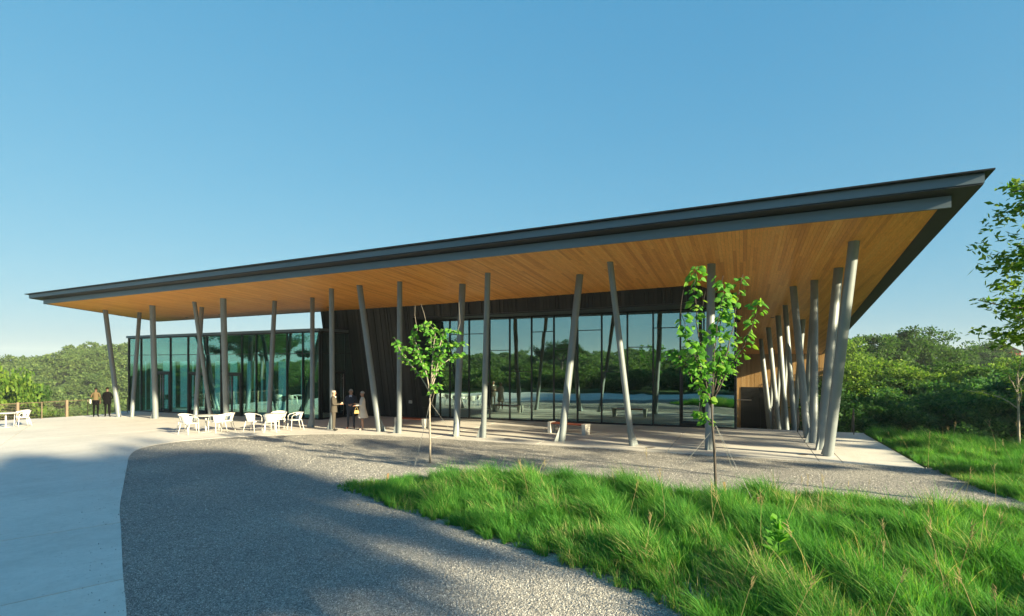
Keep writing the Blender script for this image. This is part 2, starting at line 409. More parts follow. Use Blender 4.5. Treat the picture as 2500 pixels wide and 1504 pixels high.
def cut_panels(parent, P, lines):
    """Split the outline along straight joints; every panel is a slab of its own with a gap round it."""
    def fresh():
        bm = bmesh.new(); f = bm.faces.new([bm.verts.new((x, y, 0)) for x, y in P]); bm.normal_update()
        bmesh.ops.triangulate(bm, faces=bm.faces[:]); return bm
    pieces = [fresh()]
    for (a, b, zone) in lines:
        a = Vector((*a, 0)); b = Vector((*b, 0)); nrm = Vector((-(b - a).y, (b - a).x, 0)).normalized(); nxt = []
        for bm in pieces:
            my = sum(v.co.y for v in bm.verts) / len(bm.verts)
            if zone is not None and (my > ZONE) != zone: nxt.append(bm); continue
            for sgn in (1, -1):
                c = bm.copy()
                bmesh.ops.bisect_plane(c, geom=c.verts[:] + c.edges[:] + c.faces[:], plane_co=a + nrm * .012 * sgn, plane_no=nrm * -sgn, clear_outer=True)
                if c.faces: nxt.append(c)
                else: c.free()
            bm.free()
        pieces = nxt
    k = 0
    for bm in pieces:
        # loose islands of one piece become panels of their own
        faces = set(bm.faces)
        while faces:
            st = [faces.pop()]; isl = [st[0]]
            while st:
                f = st.pop()
                for e in f.edges:
                    for g in e.link_faces:
                        if g in faces: faces.remove(g); st.append(g); isl.append(g)
            if sum(f.calc_area() for f in isl) < .05: continue
            vm = {}; mb = MB(); lvl = .012 + random.uniform(-.0012, .0012)
            cnt = {}
            for f in isl:
                for e in f.edges: cnt[e] = cnt.get(e, 0) + 1
            top = {}; vs = []; fs = []
            for f in isl:
                for v in f.verts:
                    if v not in top: top[v] = len(vs); vs.append((v.co.x, v.co.y, zg(v.co.x) + lvl))
            nt = len(vs)
            for v in list(top): vs.append((v.co.x, v.co.y, zg(v.co.x) - .10))
            for f in isl:
                t = [top[v] for v in f.verts]
                ax, ay = vs[t[0]][:2]; bx_, by_ = vs[t[1]][:2]; cx, cy = vs[t[2]][:2]
                if (bx_ - ax) * (cy - ay) - (by_ - ay) * (cx - ax) < 0: t = t[::-1]
                fs.append(tuple(t))
                for i in range(len(t)):
                    a_, b_ = t[i], t[(i + 1) % len(t)]
                    e = [e for e in f.edges if {top[e.verts[0]], top[e.verts[1]]} == {a_, b_}]
                    if e and cnt[e[0]] == 1: fs.append((b_, a_, a_ + nt, b_ + nt))
            mb.add(vs, fs); mb.build('concrete_panel', M['concrete'], parent); k += 1
        bm.free()
    return k
plaza = sheet('plaza', PLAZA, -.035, M['concrete_joint'])
ZONE = 17.05
OJ = [(-11.79, 3.96), (-11.52, 4.67), (-8.5, 2.86), (-8.11, 4.01), (-27.45, 9.23), (-31.13, 10.95)]
JL = [((-60, ZONE), (10, ZONE), None)]
for x0 in (-0.22, 0.35, -4.4, -8.9, -13.4, -17.9): JL.append(((x0, 17.6), (x0 - .82, 24.6), True))
JL += [((-24.4, 17), (-24.9, 26), True), ((-31.2, 17), (-31.7, 26), True), ((-37.4, 17), (-37.9, 26), True)]
# the joints of the open plaza fan out across the walk
JL += [(OJ[0], OJ[1], False), (OJ[2], OJ[3], False), (OJ[4], OJ[5], False), ((-29, 10.2), (-26.5, 17), False), ((-15.6, 5.2), (-15.3, 6.0), False), ((-20.5, 6.4), (-20.1, 7.3), False)]
cut_panels(plaza, PLAZA, JL)
# ------------------------------------------------------------------ the pavilion
PAV = tag(empty('pavilion', (-20, 20, zg(-20))), 'long dark pavilion with sloping wood-lined canopy on slanted steel columns', 'building')
PO = Vector(PAV.location)
def P(mb, name, mats, parent=None, smooth=False, bevel=0, label=None):
    """Build a part of the pavilion from world coordinates."""
    par = parent or PAV
    off = PO if par is PAV else PO
    mb.v = [(x - off.x, y - off.y, z - off.z) for x, y, z in mb.v]
    o = mb.build(name, mats, par, smooth, bevel)
    if label: o['label'] = label
    return o

# --- roof outline: front edge level, sides slightly skewed
YF, YB = 15.58, 62.0
def r_right(y): return 2.32 - .0609 * (y - YF)
def r_left(y): return -40.19 - .324 * (y - YF)
YBL = 23.35           # back edge of the open canopy at the left
# rim of the soffit (lower fascia band)
mb = MB()
def slopebox(mb, x0, x1, y0, y1, d0, d1, m=0, xr=None):
    """Box whose bottom / top follow the canopy slope, offset d0 / d1 above the soffit."""
    mb.hexa([(x0, y0, zs(y0) + d0), (x1, y0, zs(y0) + d0), (x1 if xr is None else xr[1], y1, zs(y1) + d0), (x0 if xr is None else xr[0], y1, zs(y1) + d0),
             (x0, y0, zs(y0) + d1), (x1, y0, zs(y0) + d1), (x1 if xr is None else xr[1], y1, zs(y1) + d1), (x0 if xr is None else xr[0], y1, zs(y1) + d1)], m)
slopebox(mb, r_left(YF) - .06, r_right(YF) + .03, YF - .06, YF, -.012, .245); fl = P(mb, 'lower_fascia', M['fascia_metal'])
mb = MB(); mb.hexa([(r_right(YF) - .04, YF + .003, zs(YF) - .009), (r_right(YF) + .028, YF + .003, zs(YF) - .009), (r_right(YB) + .028, YB, zs(YB) - .009), (r_right(YB) - .04, YB, zs(YB) - .009),
                    (r_right(YF) - .04, YF + .003, zs(YF) + .24), (r_right(YF) + .028, YF + .003, zs(YF) + .24), (r_right(YB) + .028, YB, zs(YB) + .24), (r_right(YB) - .04, YB, zs(YB) + .24)]); P(mb, 'lower_fascia', M['fascia_metal'])
mb = MB(); mb.hexa([(r_left(YF) - .058, YF + .003, zs(YF) - .009), (r_left(YF) + .02, YF + .003, zs(YF) - .009), (r_left(YBL) + .02, YBL, zs(YBL) - .009), (r_left(YBL) - .058, YBL, zs(YBL) - .009),
                    (r_left(YF) - .058, YF + .003, zs(YF) + .24), (r_left(YF) + .02, YF + .003, zs(YF) + .24), (r_left(YBL) + .02, YBL, zs(YBL) + .24), (r_left(YBL) - .058, YBL, zs(YBL) + .24)]); P(mb, 'lower_fascia', M['fascia_metal'])
mb = MB(); slopebox(mb, r_left(YBL) - .05, -25.4, YBL + .003, YBL + .06, -.009, .24); P(mb, 'lower_fascia', M['fascia_metal'])
# upper roof slab, oversailing the soffit box
OV = .50
def roof_prism(mb, grow, d0, d1, m=0):
    a = [(r_left(YF) - grow * 1.35, YF - grow), (r_right(YF) + grow, YF - grow), (r_right(YB) + grow, YB), (-9.0, YB), (-24.5, YB - 20), (-24.5, YBL + grow), (r_left(YBL) - grow, YBL + grow)]
    n = len(a); vs = [(x, y, zs(y) + d0) for x, y in a] + [(x, y, zs(y) + d1) for x, y in a]
    fs = [tuple(range(n - 1, -1, -1)), tuple(range(n, 2 * n))] + [(i, (i + 1) % n, (i + 1) % n + n, i + n) for i in range(n)]
    mb.add(vs, fs, m)
mb = MB(); roof_prism(mb, OV, .27, .30); P(mb, 'eaves_underside', M['dark_soffit_metal'])
mb = MB(); roof_prism(mb, OV + .015, .303, .50); P(mb, 'upper_fascia', M['fascia_metal'])
mb = MB(); roof_prism(mb, OV + .16, .503, .535); P(mb, 'drip_edge', M['black_frame'])
mb = MB(); roof_prism(mb, OV - .15, .538, .60); P(mb, 'roof_covering', M['roof_membrane'])
# --- soffit: backing and single planks
mb = MB()
a = [(r_left(YF), YF), (r_right(YF), YF), (r_right(YB), YB), (-9.0, YB), (-9.0, 30), (-24.6, 30), (-25.4, YBL), (r_left(YBL), YBL)]
n = len(a); mb.add([(x, y, zs(y) + .022) for x, y in a] + [(x, y, zs(y) + .235) for x, y in a],
                   [tuple(range(n - 1, -1, -1)), tuple(range(n, 2 * n))] + [(i, (i + 1) % n, (i + 1) % n + n, i + n) for i in range(n)])
soffit = P(mb, 'soffit', M['dark_soffit_metal'])
mb = MB(); mb.hexa([(r_right(YF) - .20, YF + .003, zs(YF) - .013), (r_right(YF) + .029, YF + .003, zs(YF) - .013), (r_right(YB) + .029, YB, zs(YB) - .013), (r_right(YB) - .20, YB, zs(YB) - .013),
          (r_right(YF) - .20, YF + .003, zs(YF) - .003), (r_right(YF) + .029, YF + .003, zs(YF) - .003), (r_right(YB) + .029, YB, zs(YB) - .003), (r_right(YB) - .20, YB, zs(YB) - .003)]); P(mb, 'edge_trim', M['dark_soffit_metal'])
def wall_y(x):
    """Where the soffit meets the dark upper wall."""
    return 23.33
WB = Vector((-4.42, 22.65)); WC = Vector((-3.75, 26.2))
SKEW = -.125
def soffit_end(x0):
    """Furthest y of a plank that starts at x0 on the front edge."""
    y = YF
    while y < YB:
        x = x0 + SKEW * (y - YF)
        if x < -25.6:
            if y > YBL: return YBL
        elif x < WB.x and y < 24.5:
            yy = 23.36 - .71 * (max(x, -19.15) + 19.15) / 14.73
            if y > yy: return yy
        else:
            # return wall from WB to WC, then the side wall running back
            t = (y - WB.y) / (WC.y - WB.y)
            if 0 <= t <= 1 and x < WB.x + (WC.x - WB.x) * t: return y
            if y > WC.y and x < WC.x - .13 * (y - WC.y) - .05: return y
        y += .1
    return YB
PW = .098; planks = []
x0 = r_left(YF) - 2.78
while x0 < r_right(YF) + 3.4:
    ys = YF
    if x0 + PW > r_right(YF) - .05: ys = YF + max(0, (x0 + PW - r_right(YF) + .05) / (.125 - .0609))
    if x0 < r_left(YF) + .04: ys = YF + (r_left(YF) + .04 - x0) / (.324 - .125)
    ye = soffit_end(x0 + PW / 2); y = ys + .004
    first = True
    while y < ye - .02:
        L = random.uniform(.8, 4.6) if first else random.uniform(2.6, 5.2); first = False
        y2 = min(y + L, ye)
        if ye - y2 < .5: y2 = ye
        planks.append((x0 + SKEW * (y - YF), y, y2 - .003)); y = y2
    x0 += PW
unit = MB(); unit.box(0, 1, 0, 1, 0, 1)
plank_mesh = unit.mesh('soffit_plank', M['soffit_wood'])
cdir = Vector((-math.sin(CAM_YAW), math.cos(CAM_YAW)))
def plank_size(p):
    mx, my = p[0], (p[1] + p[2]) / 2; d = mx * cdir.x + my * cdir.y; lat = mx * cdir.y - my * cdir.x
    if d < 4 or abs(lat / d) > .93: return 0
    return PW * (p[2] - p[1]) / d ** 3
planks.sort(key=plank_size, reverse=True)
rest = MB(); hgt = .020
for i, (px, y0, y1) in enumerate(planks):
    dz = random.uniform(-.0012, .0012); L = y1 - y0
    ey = Vector((SKEW * L, L, zs(y1) - zs(y0))); ln = ey.length; ey.normalize(); ex = Vector((1, -SKEW, 0)).normalized(); ez = ex.cross(ey)
    A = Vector((px, y0, zs(y0) + dz)); w = PW * ex.x - .004
    if i < 300:
        o = link('soffit_plank', plank_mesh, soffit)
        o.location = A - PO; o.rotation_euler = Matrix((ex, ey, ez)).transposed().to_euler(); o.scale = (w, ln, hgt)
    else:
        ex = ex * w; ey = ey * ln; ez = ez * hgt
        rest.hexa([A, A + ex, A + ex + ey, A + ey, A + ez, A + ex + ez, A + ex + ey + ez, A + ey + ez])
o = P(rest, 'soffit_boards', M['soffit_wood'], soffit); o['kind'] = 'stuff'
# recessed downlights
for (x, y) in [(-37.7, 22.5), (-33.8, 22.3), (-24.0, 22.2), (-3.5, 24.9), (-5.9, 38.0), (-2.6, 33.0)]:
    mb = MB(); mb.lathe([(.055, 0), (.055, .02), (.10, .02), (.10, -.006), (.06, -.008)], (0, 0, 0), 18)
    o = P(mb, 'downlight', M['black_frame'], smooth=False); o.location = Vector((x, y, zs(y) - .004)); o.data.transform(Matrix.Translation(PO)); o.location -= PO
    o.rotation_euler = (-math.atan(SK), 0, 0)
    l = MB(); l.lathe([(.054, -.002), (.054, .004)], (0, 0, 0), 16); lo = l.build('lens', M['lamp_lens'], o)
# --- columns
COLS = [(-37.87, 18.41, -39.45, 18.40, .135), (-37.01, 18.72, -38.37, 19.87, .115), (-34.23, 18.60, -33.99, 18.29, .15), (-30.75, 18.84, -31.57, 19.73, .115),
        (-29.84, 19.18, -29.93, 18.27, .105), (-28.27, 19.03, -27.16, 18.10, .15), (-24.97, 19.13, -25.13, 19.62, .115), (-21.16, 18.58, -22.25, 19.55, .105),
        (-19.54, 18.31, -19.32, 18.04, .11), (-16.93, 18.50, -17.50, 17.89, .125), (-15.70, 18.36, -15.26, 17.88, .105), (-12.88, 18.48, -13.10, 19.24, .135),
        (-11.60, 18.46, -10.97, 17.76, .105), (-8.40, 18.66, -7.93, 19.25, .13), (-5.76, 18.54, -6.26, 17.75, .10), (-3.31, 18.70, -3.33, 19.24, .13),
        (-0.01, 18.74, 0.61, 17.91, .138), (-0.22, 20.04, 0.29, 21.33, .14), (-0.43, 21.57, -0.45, 23.21, .125), (-0.66, 23.01, -1.19, 24.20, .125)]
FARC = [(-.95, 26.4, -1.75, 28.9, .11), (-1.2, 28.6, -.55, 27.9, .13), (-1.55, 31.0, -2.3, 32.4, .13), (-1.9, 34.0, -1.2, 34.3, .13), (-2.3, 37.2, -3.2, 37.6, .14),
        (-2.8, 40.5, -2.3, 41.0, .13), (-3.3, 44.0, -4.3, 44.6, .14), (-3.6, 47.5, -3.2, 48.0, .13), (-4.2, 51.5, -5.0, 52.0, .14), (-4.6, 55.0, -4.3, 55.3, .13)]
for k, (bx, by, tx, ty, rad) in enumerate(COLS + FARC):
    zb = zg(bx) + .02 if k < len(COLS) else -4.2
    B = Vector((bx, by, zb)); T = Vector((tx, ty, zs(ty) + .05)); ax = (T - B).normalized()
    mb = MB(); mb.tube([B - ax * .25, B + ax * .02, B + (T - B) * .5, T], rad, 24); c = P(mb, 'column', M['column_paint'], smooth=True)
    c.modifiers.new('edge', 'EDGE_SPLIT')
    if k < len(COLS):
        # stiffener fin at the foot, on the side the column leans away from
        lean = Vector((ax.x, ax.y)); d = lean.normalized() if lean.length > .02 else Vector((1, 0)); d = Vector((-d.x, -d.y, 0))
        if k in (2, 8, 10, 12, 18, 7): d = Vector((-.9, -.43, 0)).normalized()
        s = Vector((-d.y, d.x, 0)) * .012; r0 = rad * .85
        pts = [B + d * r0, B + d * (rad + .17), B + ax * .62 + d * r0]
        f = MB(); f.add([p - s for p in pts] + [p + s for p in pts], [(0, 1, 2), (5, 4, 3), (0, 3, 4, 1), (1, 4, 5, 2), (2, 5, 3, 0)]); P(f, 'base_fin', M['column_paint'], c)
        bp = MB(); bp.lathe([(rad + .012, -.02), (rad + .012, .012)], B, 24); P(bp, 'collar', M['column_paint'], c)
# --- dark upper wall: canted at the left, a band above the glazing, a skewed return at the right
def yw(z, ytop=23.35, ybot=24.35, zt=5.9, zb=-.1): return ybot + (ytop - ybot) * (z - zb) / (zt - zb)
wall = MB()
wall.hexa([(-25.9, yw(-.3) + .1, -.3), (-19.15, yw(-.3) + .1, -.3), (-19.15, 25.6, -.3), (-25.9, 25.6, -.3),
           (-25.9, yw(6.1) + .1, 6.1), (-19.15, yw(6.1) + .1, 6.1), (-19.15, 25.6, 6.1), (-25.9, 25.6, 6.1)])
wall = P(wall, 'dark_wall', M['dark_cladding'])
band = MB(); band.hexa([(-19.145, 23.6, 5.3), (-4.5, 22.75, 5.3), (-3.85, 26.2, 5.3), (-19.145, 26.2, 5.3), (-19.145, 23.5, 6.08), (-4.5, 22.75, 6.1), (-3.85, 26.2, 6.1), (-19.145, 26.2, 6.1)])
band = P(band, 'upper_band', M['dark_cladding'])
und = MB(); und.hexa([(-19.1, 23.6, 5.22), (-4.55, 22.8, 5.22), (-3.3, 26.2, 5.22), (-19.1, 26.2, 5.22), (-19.1, 23.6, 5.297), (-4.55, 22.8, 5.297), (-3.3, 26.2, 5.297), (-19.1, 26.2, 5.297)])
P(und, 'band_underside', M['dark_soffit_metal'])
ribs = MB(); x = -25.88
while x < -19.2:
    w = random.choice((.05, .07, .09, .12, .16, .2)); x2 = min(x + w, -19.16); d = random.choice((0, .015, .03, .045)); g = .004
    z0, z1 = zg(x) - .02, zs(22.9) + .02
    ya, yb = yw(z0), yw(z1)
    ribs.hexa([(x + g, ya - d, z0), (x2 - g, ya - d, z0), (x2 - g, ya + .12, z0), (x + g, ya + .12, z0), (x + g, yb - d, z1), (x2 - g, yb - d, z1), (x2 - g, yb + .12, z1), (x + g, yb + .12, z1)])
    x = x2
o = P(ribs, 'cladding_rib', M['dark_cladding'], wall); o['kind'] = 'stuff'
ribs = MB(); x = -19.15
def yb_at(x): return 23.36 + (22.65 - 23.36) * (x + 19.15) / (19.15 - 4.42)
while x < -4.45:
    w = random.choice((.05, .07, .09, .12, .16, .2)); x2 = min(x + w, -4.43); d = random.choice((0, .015, .03, .045)); g = .004
    y0 = yb_at(x) - d; z1 = zs(22.8) + .02
    ribs.hexa([(x + g, y0 + .06, 5.27), (x2 - g, y0 + .06, 5.27), (x2 - g, y0 + .22, 5.27), (x + g, y0 + .22, 5.27), (x + g, y0, z1), (x2 - g, y0, z1), (x2 - g, y0 + .2, z1), (x + g, y0 + .2, z1)])
    x = x2
t = 0
while t < 3.6:
    w = random.choice((.07, .1, .14)); a = WB + (WC - WB) * (t / 3.62); b = WB + (WC - WB) * min(1, (t + w - .008) / 3.62); d = random.choice((0, .02, .03))
    nrm = Vector((.98, -.18)); a = a + nrm * d; b = b + nrm * d
    ribs.hexa([(a.x, a.y, 5.27), (b.x, b.y, 5.27), (b.x - .2, b.y, 5.27), (a.x - .2, a.y, 5.27), (a.x, a.y, 6.0), (b.x, b.y, 6.0), (b.x - .2, b.y, 6.0), (a.x - .2, a.y, 6.0)])
    t += w
o = P(ribs, 'cladding_rib', M['dark_cladding'], band); o['kind'] = 'stuff'
# timber jamb at the end of the dark wall, facing the glazing
jam = MB()
for k in range(9):
    z0, z1 = -.12 + k * .59, -.12 + (k + 1) * .59 - .008
    if z1 > 5.2: z1 = 5.2
    jam.hexa([(-19.15, yw(z0) + .02, z0), (-19.09, yw(z0) + .02, z0), (-19.09, 25.0, z0), (-19.15, 25.0, z0), (-19.15, yw(z1) + .02, z1), (-19.09, yw(z1) + .02, z1), (-19.09, 25.0, z1), (-19.15, 25.0, z1)])
P(jam, 'jamb', M['dark_cladding'])
ob = MB(); ob.box(-19.95, -19.75, yw(.75) - .10, yw(.75) - .045, .68, .84); P(ob, 'outlet_box', M['galvanised'], wall)
# --- glazing
def glazed_wall(name, axis, fixed, xs, ztop, transoms, door_bays, frame=.05, depth=.12, zfun=None, gl='tinted_glass'):
    """Frame part with each mullion, transom and pane as a child."""
    fr = MB()
    def q(mb, a0, a1, b0, b1, z0, z1):
        if axis == 'x': mb.box(a0, a1, fixed + b0, fixed + b1, z0, z1)
        else: mb.box(fixed - b1, fixed - b0, a0, a1, z0, z1)
    zf = (lambda a: zg(a) + .03) if zfun is None else zfun
    q(fr, xs[0], xs[-1], -.02, depth, ztop - .07, ztop)
    root = P(fr, name, M['black_frame'])
    for i in range(len(xs) - 1):
        s = MB(); q(s, xs[i] + .03, xs[i + 1] - .03, -.015, depth - .02, zf(xs[i]) - .03, zf(xs[i]) + .07); P(s, 'sill', M['black_frame'], root)
    for i, x in enumerate(xs):
        mu = MB(); w = frame if i not in (0, len(xs) - 1) else frame * 1.6
        q(mu, x - w / 2, x + w / 2, -.03, depth + .01, zf(x) - .03, ztop - .003); P(mu, 'mullion', M['black_frame'], root)
    for i in range(len(xs) - 1):
        a, b = xs[i] + frame / 2 + .003, xs[i + 1] - frame / 2 - .003
        cuts = [zf(xs[i]) + .075] + sorted(transoms[i]) + [ztop - .074]
        for j in range(len(cuts) - 1):
            if j > 0:
                tr = MB(); q(tr, a, b, -.012, depth - .03, cuts[j] - .018, cuts[j] + .018); P(tr, 'transom', M['black_frame'], root)
            if i in door_bays and j == 0:
                continue
            pn = MB(); z0 = cuts[j] + (.019 if j else 0); z1 = cuts[j + 1] - (.019 if j < len(cuts) - 2 else 0)
            tl = random.uniform(-.0035, .0035)
            if axis == 'x':
                pn.hexa([(a, fixed + .03 + tl, z0), (b, fixed + .03 - tl, z0), (b, fixed + .036 - tl, z0), (a, fixed + .036 + tl, z0), (a, fixed + .03 + tl, z1), (b, fixed + .03 - tl, z1), (b, fixed + .036 - tl, z1), (a, fixed + .036 + tl, z1)])
            else: q(pn, a, b, .03, .036, z0, z1)
            P(pn, 'pane', M[gl], root)
    return root
def door(parent_part, axis, fixed, a, b, z0, z1, pulls, leafs=1, gl='tinted_glass'):
    """Glazed door leaves: stile and rail frame, pane, pull bars."""
    w = (b - a) / leafs
    for k in range(leafs):
        x0, x1 = a + k * w + .006, a + (k + 1) * w - .006
        fr = MB()
        def q(mb, p0, p1, b0, b1, c0, c1):
            if axis == 'x': mb.box(p0, p1, fixed + b0, fixed + b1, c0, c1)
            else: mb.box(fixed - b1, fixed - b0, p0, p1, c0, c1)
        q(fr, x0, x0 + .07, 0, .05, z0, z1); q(fr, x1 - .07, x1, 0, .05, z0, z1)
        q(fr, x0 + .07, x1 - .07, .002, .048, z0, z0 + .24); q(fr, x0 + .07, x1 - .07, .002, .048, z1 - .09, z1)
        d = P(fr, 'door', M['black_frame'])
        pn = MB(); q(pn, x0 + .072, x1 - .072, .02, .026, z0 + .242, z1 - .092); P(pn, 'pane', M[gl], d)
        hx = (x1 - .13) if (leafs == 2 and k == 0) or (leafs == 1 and pulls == 'r') else (x0 + .13)
        h = MB()
        if axis == 'x': h.tube([(hx, fixed - .07, z0 + .12), (hx, fixed - .07, z1 - .1)], .016, 8); h.tube([(hx, fixed - .07, z0 + .35), (hx, fixed + .01, z0 + .35)], .011, 6); h.tube([(hx, fixed - .07, z1 - .35), (hx, fixed + .01, z1 - .35)], .011, 6)
        else: h.tube([(fixed + .07, hx, z0 + .12), (fixed + .07, hx, z1 - .1)], .016, 8); h.tube([(fixed + .07, hx, z0 + .35), (fixed - .01, hx, z0 + .35)], .011, 6); h.tube([(fixed + .07, hx, z1 - .35), (fixed - .01, hx, z1 - .35)], .011, 6)
        P(h, 'pull_bar', M['stainless'], d, smooth=True)
        if axis == 'x':
            pb = MB(); pb.tube([(x0 + .08, fixed + .1, z0 + 1.0), (x1 - .08, fixed + .1, z0 + 1.0)], .018, 8); P(pb, 'push_bar', M['black_frame'], d)
YG = 24.8
xs = [-19.03, -18.36, -17.72, -16.48, -15.22, -14.03, -12.79, -11.58, -10.35, -9.15, -7.93, -6.76, -5.58, -4.6, -3.35]
tz = [[], [2.45], [2.45], [4.4, 2.45], [4.4], [3.53], [2.45], [4.41], [3.56], [4.42], [2.48], [3.6], [4.43, 2.48], [2.48, 3.58], [2.48]]
tz = tz[1:]
tz[12] = [2.48, 3.58]; tz[11] = [4.43]; tz[13] = [2.9]
main = glazed_wall('main_glazing', 'x', YG, xs, 5.215, tz, {12})
door(main, 'x', YG + .03, -5.55, -4.63, zg(-5) + .035, 2.455, 'r')
# side wall of the hall, running back under the canopy, seen edge on
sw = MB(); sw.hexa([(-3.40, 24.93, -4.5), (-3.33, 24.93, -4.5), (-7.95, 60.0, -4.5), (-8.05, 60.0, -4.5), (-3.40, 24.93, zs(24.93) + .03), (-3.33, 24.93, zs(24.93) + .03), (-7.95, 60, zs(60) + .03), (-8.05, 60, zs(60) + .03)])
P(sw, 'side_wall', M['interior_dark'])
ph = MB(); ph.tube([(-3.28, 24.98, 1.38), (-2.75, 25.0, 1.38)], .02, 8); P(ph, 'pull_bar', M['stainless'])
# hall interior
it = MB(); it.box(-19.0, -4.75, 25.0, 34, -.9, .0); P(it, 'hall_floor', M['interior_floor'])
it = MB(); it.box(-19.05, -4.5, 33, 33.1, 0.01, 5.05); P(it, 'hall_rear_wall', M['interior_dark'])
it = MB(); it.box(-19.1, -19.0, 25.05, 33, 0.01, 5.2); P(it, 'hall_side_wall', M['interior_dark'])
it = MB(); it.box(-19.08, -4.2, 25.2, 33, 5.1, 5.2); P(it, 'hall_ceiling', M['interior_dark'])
# --- far end wall: sunlit boards over dark doors
fw = MB(); fw.box(-8.0, .9, 60.05, 60.3, -5, zs(60.1) + .02); fwall = P(fw, 'end_wall', M['interior_dark'])
x = -7.95; bd = MB()
while x < .85:
    w = .2; z0 = .45 if -7.6 < x + .1 < -4.05 else -4.6
    bd.box(x + .004, x + w - .004, 60.0 + random.uniform(0, .012), 60.06, z0, zs(60.0) + .02); x += w
o = P(bd, 'wall_boards', M['wall_wood'], fwall); o['kind'] = 'stuff'
for a, b in ((-7.6, -5.8), (-5.78, -4.06)):
    d = MB(); d.box(a + .01, b - .01, 59.97, 60.04, -4.5, .44); P(d, 'door', M['dark_door'])
# --- low glazed wing at the left
YW = 21.5; WT = 4.72
wx = [-42.93, -41.37, -39.66, -37.86, -35.9, -33.9, -32.5, -30.49, -29.18, -27.92, -26.53, -25.24, -23.95]
wt = [[3.4]] * 12; wt = [list(t) for t in wt]
for b in (2, 4, 6): wt[b] = [2.2, 3.4]
wing = glazed_wall('wing_glazing', 'x', YW, wx, WT - .12, wt, {2, 4, 6}, gl='wing_glass')
for b in (2, 4, 6):
    pf = MB(); z0 = zg(wx[b]) + .02; pf.box(wx[b] + .027, wx[b] + .15, YW - .05, YW + .11, z0, 2.30); pf.box(wx[b + 1] - .15, wx[b + 1] - .027, YW - .05, YW + .11, z0, 2.30); pf.box(wx[b] + .15, wx[b + 1] - .15, YW - .05, YW + .11, 2.18, 2.30); P(pf, 'door_frame', M['black_frame'])
    door(wing, 'x', YW + .03, wx[b] + .155, wx[b + 1] - .155, zg(wx[b]) + .035, 2.175, 'c', 2, 'wing_glass')
wys = [21.62, 22.4, 23.3, 24.2, 24.75]
ret = glazed_wall('entry_glazing', 'y', -23.88, wys, WT - .12, [[3.4], [3.4, 2.4], [3.4], [3.4]], {1}, zfun=lambda a: zg(-23.9) + .03)
door(ret, 'y', -23.88 - .03, 22.43, 23.27, zg(-23.9) + .035, 2.375, 'r')
cap = MB(); cap.box(-43.05, -23.84, 21.40, 26.9, WT - .117, WT + .03); P(cap, 'wing_roof', M['fascia_metal'])
# the wing's solid rear and end walls: piers between tall openings, panel above
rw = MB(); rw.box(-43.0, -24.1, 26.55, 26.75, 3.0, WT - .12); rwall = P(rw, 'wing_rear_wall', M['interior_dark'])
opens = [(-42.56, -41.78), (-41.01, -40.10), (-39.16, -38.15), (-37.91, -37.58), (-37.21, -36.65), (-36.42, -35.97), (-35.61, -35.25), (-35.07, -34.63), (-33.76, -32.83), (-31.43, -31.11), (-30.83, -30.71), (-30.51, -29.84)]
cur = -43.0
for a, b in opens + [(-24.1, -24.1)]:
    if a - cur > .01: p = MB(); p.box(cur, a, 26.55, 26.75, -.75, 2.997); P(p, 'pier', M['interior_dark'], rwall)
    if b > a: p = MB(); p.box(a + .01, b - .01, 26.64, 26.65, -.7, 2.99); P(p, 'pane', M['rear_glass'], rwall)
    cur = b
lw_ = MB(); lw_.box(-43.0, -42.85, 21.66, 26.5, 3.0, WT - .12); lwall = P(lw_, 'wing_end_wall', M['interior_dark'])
opens = [(22.19, 22.38), (22.55, 22.68), (22.91, 23.22), (23.80, 24.79), (25.07, 25.70), (25.99, 26.18)]; cur = 21.66
for a, b in opens + [(26.5, 26.5)]:
    if a - cur > .01: p = MB(); p.box(-43.0, -42.85, cur, a, -.8, 2.997); P(p, 'pier', M['interior_dark'], lwall)
    if b > a: p = MB(); p.box(-42.93, -42.92, a + .01, b - .01, -.75, 2.99); P(p, 'pane', M['rear_glass'], lwall)
    cur = b
it = MB(); it.box(-42.8, -24.0, 21.7, 26.5, 4.4, 4.5); P(it, 'wing_ceiling', M['interior_dark'])
ex = MB(); ex.box(-24.4, -24.36, 22.75, 23.05, 2.72, 2.90); P(ex, 'exit_sign', M['exit_green'])
ew = MB(); ew.box(-29.6, -24.1, 26.0, 26.5, -.3, 3.0); P(ew, 'entry_rear_wall', M['interior_dark'])
# --- stair down behind the slab at the right
stair = MB()
for k in range(20):
    y0 = 25.25 + k * .30; z = .19 - (k + 1) * .17
    stair.box(-3.0, .95, y0, y0 + .32, z - .6, z)
tag(stair.build('stair', M['concrete']), kind='structure')
lt = MB(); lt.box(-8, 1.2, 31.2, 60.05, -4.4, -3.6); tag(lt.build('lower_terrace', M['concrete']), kind='structure')
